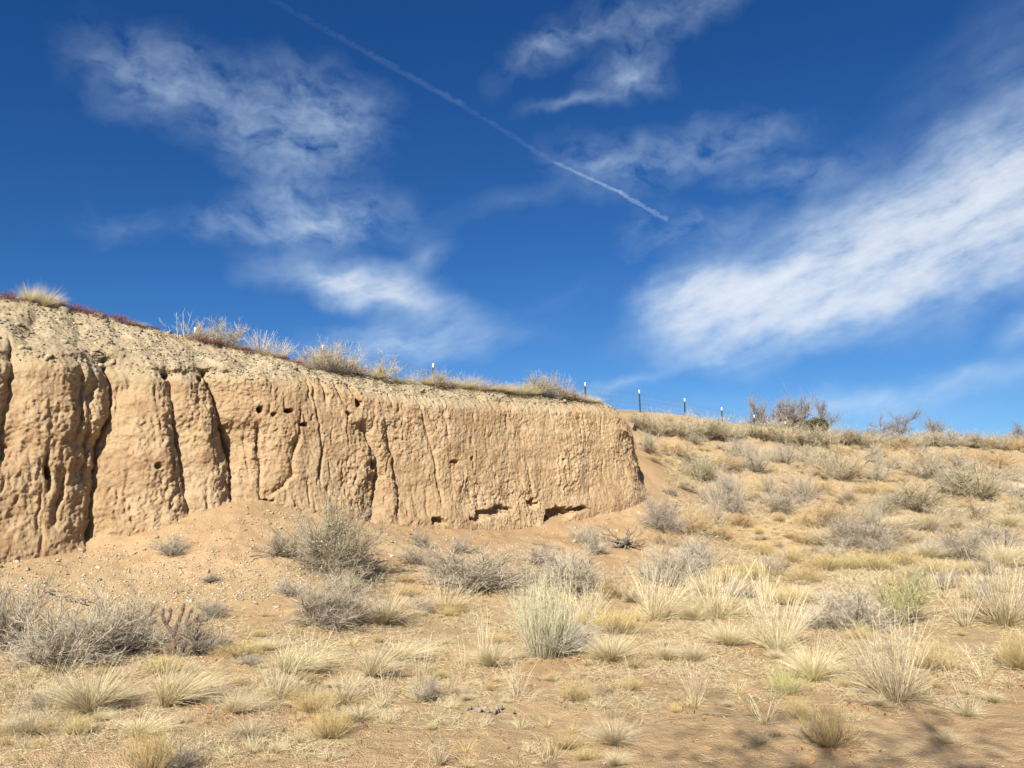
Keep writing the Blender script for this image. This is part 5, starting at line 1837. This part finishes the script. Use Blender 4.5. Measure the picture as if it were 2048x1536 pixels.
# stones set in the gravelly upper slope of the bank
vis = np.where((s_cols > sF0) & (s_cols < S_CORNER))[0]
rows0 = NF - 12
band = np.arange(rows0, NF + NSL)
n_gr = 13000
ci = g_r.choice(vis, n_gr)
left = (s_cols[ci] - sF0) / (S_CORNER - sF0)
keep = g_r.random(n_gr) < np.clip(1.25 - 1.1 * left, .12, 1)
ci = ci[keep]
ri = rows0 + (g_r.random(len(ci)) ** .85 * (NSL + 8)).astype(int)
clus = fbm(s_cols[ci] * 1.6, OO[ri, ci] * 2.2, 210, 2)
keep = g_r.random(len(ci)) < np.clip(.45 + 1.3 * clus, .1, 1)
ci, ri = ci[keep], ri[keep]
me = gravel_mesh('gravel', BV[ri, ci] + np.array([0, 0, .004]), (.018 + .065 * g_r.random(len(ci)) ** 2.2), 78)
o = obj('gravel', me, MAT_GREYSTONE, bank)
o['kind'] = 'stuff'
for i in range(240):
    c_ = vis[int(len(vis) * g_r.random() ** 1.5)]
    r_i = rows0 + int(g_r.random() * (NSL + 8))
    put_stone(BV[r_i, c_], .06 + .11 * g_r.random() ** 2, ST_PALE if g_r.random() < .18 else ST_GREY, bank, g_r)
for u, v, wpx in [(88, 668, 12), (130, 622, 30), (160, 648, 14), (172, 690, 16), (205, 618, 34), (398, 690, 14), (405, 686, 12), (316, 700, 8), (440, 722, 11), (590, 740, 26), (270, 728, 14), (470, 712, 10), (135, 682, 14), (225, 668, 10)]:
    p = drop(u, v, far=24)
    put_stone(p, wpx * float(np.linalg.norm(p - EYE)) / FPX, ST_PALE if wpx in (12, 8, 11) else ST_GREY, bank, g_r, .5)

# stones and clods on the talus and the slope
def scatter_px(n, u0, u1, v0, v1, ok, seed):
    q = np.random.default_rng(seed)
    out = []
    while len(out) < n:
        u, v = q.uniform(u0, u1), q.uniform(v0, v1)
        if ok(u, v, q):
            out.append((u, v))
    return out


def talus_ok(u, v, q):
    vb = np.interp(u, [b[0] for b in BASE], [b[1] for b in BASE])
    if v < vb + 10 or v > 1250 - .10 * u:
        return False
    den_ = math.exp(-((u - 520) / 170) ** 2 - ((v - 1185) / 60) ** 2) * 1.0 + .30 + .25 * math.exp(-((v - 1180) / 40) ** 2) * (u < 650)
    return q.random() < den_


for u, v in scatter_px(280, 0, 1290, 1000, 1245, talus_ok, 91):
    p = drop(u, v, far=24)
    sz_ = g_r.uniform(5, 9) if g_r.random() < .75 else g_r.uniform(9, 15)
    put_stone(p, sz_ * float(np.linalg.norm(p - EYE)) / FPX, ST_PALE if g_r.random() < .5 else (ST_GREY if g_r.random() < .5 else ST_CLOD), ground, g_r)
for i in range(90):                       # clods fallen from the face, along its foot
    s_ = g_r.uniform(sF0, S_CORNER + .3)
    q_ = plan_at(np.array(s_)) + plan_normal(np.array(s_)) * abs(g_r.normal() * .35 + .12)
    put_stone((q_[0], q_[1], float(ground_z(q_[:1], q_[1:])[0])), .04 + .13 * g_r.random() ** 3, ST_CLOD, ground, g_r)
BIG = [(460, 1256, 30, 'pale flat stone lying right of the cactus'), (553, 1214, 22, 'pale slab among the stones of the talus, upper of two'), (510, 1206, 22, 'pale slab among the stones of the talus, beside a darker one'), (64, 1274, 14, 'white stone beside the dark shrub at the left edge'),
       (170, 1168, 22, 'pale flattish stone on the talus above the broad grey shrub'), (15, 1302, 14, 'small white stone at the left edge of the picture'), (495, 1232, 20, 'greyish stone just uphill of the pale flat stone'),
       (1392, 1003, 14, 'flat white stone on bare slope beside the end of the bank'), (1228, 1023, 10, 'pale pointed stone on bare talus near the end of the bank'), (782, 1085, 16, 'rounded grey stone, one of a pair below the double fissure'), (790, 1088, 11, 'smaller grey stone of the pair below the double fissure'),
       (268, 1150, 10, 'white stone on the talus below the second buttress'), (1452, 907, 10, 'white stone high on the gravelly slope'), (2040, 975, 44, 'pale bare rock cut by the right edge on the slope')]
for u, v, wpx, lab in BIG:
    p = drop(u, v)
    put_stone(p, wpx * float(np.linalg.norm(p - EYE)) / FPX, ST_PALE if 'grey' not in lab else ST_GREY, None, g_r, .3, lab, 'stone', 'single stones on the ground', .12)


def gravel_from_px(L, lo, hi, mat, name, seed):
    P, S = [], []
    q = np.random.default_rng(seed)
    for u, v in L:
        d = ray(u, v)
        p = None
        P.append((u, v))
    xs, ys = [], []
    # one march for all sight lines
    U = np.array(P)
    dirs = np.array([ray(u, v) for u, v in U])
    dirs = dirs / dirs[:, 1:2]
    Ys = np.geomspace(3.6, 48, 200)
    res = np.full(len(U), np.nan)
    prev = np.full(len(U), 1.0)
    for k_ in range(len(Ys)):
        pp = EYE + dirs * Ys[k_]
        h = pp[:, 2] - ground_z(pp[:, 0], pp[:, 1])
        new = np.isnan(res) & (h <= 0)
        y0 = Ys[k_ - 1] if k_ else Ys[0]
        res[new] = y0 + (Ys[k_] - y0) * prev[new] / (prev[new] - h[new] + 1e-9)
        prev = h
    okm = ~np.isnan(res)
    pp = (EYE + dirs * res[:, None])[okm]
    pp[:, 2] = ground_z(pp[:, 0], pp[:, 1])
    return pp


L = scatter_px(4200, 0, 1330, 1000, 1250, talus_ok, 92)
pp = gravel_from_px(L, 0, 0, None, '', 1)
me = gravel_mesh('gravel', pp + np.array([0, 0, .006]), .012 + .042 * g_r.random(len(pp)) ** 2.6, 93)
o = obj('gravel', me, MAT_PALESTONE, ground)
o['kind'] = 'stuff'
L = scatter_px(3200, 0, 1330, 1000, 1330, lambda u, v, q: v > np.interp(u, [b[0] for b in BASE], [b[1] for b in BASE]) + 4, 94)
pp = gravel_from_px(L, 0, 0, None, '', 1)
me = gravel_mesh('clods', pp + np.array([0, 0, .004]), .012 + .045 * g_r.random(len(pp)) ** 2.4, 95)
o = obj('clods', me, MAT_CLOD, ground)
o['kind'] = 'stuff'
L = scatter_px(2600, 0, 2048, 1180, 1536, lambda u, v, q: True, 96) + scatter_px(700, 1320, 2048, 880, 1150, lambda u, v, q: q.random() < math.exp(-((u - 1430) / 120) ** 2) + .25, 97)
pp = gravel_from_px(L, 0, 0, None, '', 1)
dist = np.linalg.norm(pp - EYE, axis=1)
me = gravel_mesh('pebbles', pp + np.array([0, 0, .002]), (.006 + .012 * g_r.random(len(pp)) ** 2) * np.clip(dist / 8, 1, 3.2), 98)
o = obj('pebbles', me, MAT_PALESTONE, ground)
o['kind'] = 'stuff'


# ------------------------------------------------------------------ low dry grass, litter and fallen leaves: too many to count
def veg_density(u, v):
    d = fbm(u * .006, v * .014, 310, 3) + .15
    d = d - .62 * sstep(1340, 1470, v) * (.40 + .60 * sstep(500, 1200, u)) - .5 * sstep(1300, 1500, u) * sstep(1440, 1480, v)
    vb = np.interp(u, [b[0] for b in BASE], [b[1] for b in BASE])
    d = d - .9 * sstep(1270, 1180, v) * (u < 560) - .7 * sstep(vb + 140, vb + 70, v) * (u < 1330)
    return np.clip(.42 + 1.6 * d, 0, 1)


q = np.random.default_rng(55)
U = np.concatenate([np.c_[q.uniform(0, 2048, 26000), 1130 + 406 * q.random(26000) ** 1.05], np.c_[q.uniform(1300, 2048, 13000), q.uniform(870, 1180, 13000)]])
U = U[q.random(len(U)) < veg_density(U[:, 0], U[:, 1])]
pp = gravel_from_px([tuple(x) for x in U], 0, 0, None, '', 2)
dist = np.linalg.norm(pp - EYE, axis=1)
g = Geo()
rep = 6
P0 = np.repeat(pp, rep, 0) + q.normal(size=(len(pp) * rep, 3)) * np.array([.035, .035, 0])
n = len(P0)
d, ph = cone_dirs(n, 10, 85, q)
sc = np.clip(np.repeat(dist, rep) / 9, .8, 2.6)
g.ribbons(P0 - np.array([0, 0, .004]), d, (.035 + .10 * q.random(n) ** 2) * sc ** .6, np.stack([np.cos(ph), np.sin(ph), -.6 * np.ones(n)], -1) * .2, .0036 * sc, 2, rg=q)
o = obj('dry_grass', g.mesh('dry_grass'), M['straw'], label='thin low dry grass spread over the sandy soil', cat='grass', kind='stuff')
g = Geo()
k = q.random(len(pp)) < .55
P0 = np.repeat(pp[k], 4, 0) + q.normal(size=(k.sum() * 4, 3)) * np.array([.06, .06, 0])
n = len(P0)
d, ph = cone_dirs(n, 72, 92, q)
g.ribbons(P0 + np.array([0, 0, .008]), d, .03 + .08 * q.random(n), np.zeros((n, 3)), .0035 * np.clip(np.repeat(dist[k], 4) / 9, .8, 2.2), 1, rg=q, taper=.7)
o = obj('twig_litter', g.mesh('twig_litter'), M['greytan'], label='broken grey twigs and stems littering the sandy soil', cat='litter', kind='stuff')
# fallen leaves gather around the clumps on the right
L = []
for u, v, su, sv, n in [(1850, 1345, 60, 16, 130), (2010, 1360, 50, 16, 120), (1430, 1305, 90, 18, 140), (1140, 1320, 60, 14, 80), (1260, 1315, 60, 12, 60), (1650, 1300, 80, 20, 110), (1720, 1410, 60, 14, 60), (1950, 1350, 60, 12, 60),
                        (700, 1440, 90, 30, 60), (400, 1420, 120, 30, 50), (1560, 1330, 60, 20, 70), (1650, 1500, 50, 12, 40), (1000, 1370, 300, 50, 80), (1700, 1380, 260, 60, 120), (850, 1500, 200, 25, 40), (1380, 1420, 100, 14, 40)]:
    L += [(a, b) for a, b in np.c_[q.normal(u, su, n), q.normal(v, sv, n)] if 1150 < b < 1536]
pp = gravel_from_px(L, 0, 0, None, '', 2)
g = Geo()
g.quads(pp + np.array([0, 0, .012]), .018 + .028 * q.random(len(pp)), q, flat=.7)
o = obj('fallen_leaves', g.mesh('fallen_leaves'), M['leaf'], label='curled orange-brown fallen leaves gathered around the grass clumps', cat='leaves', kind='stuff')
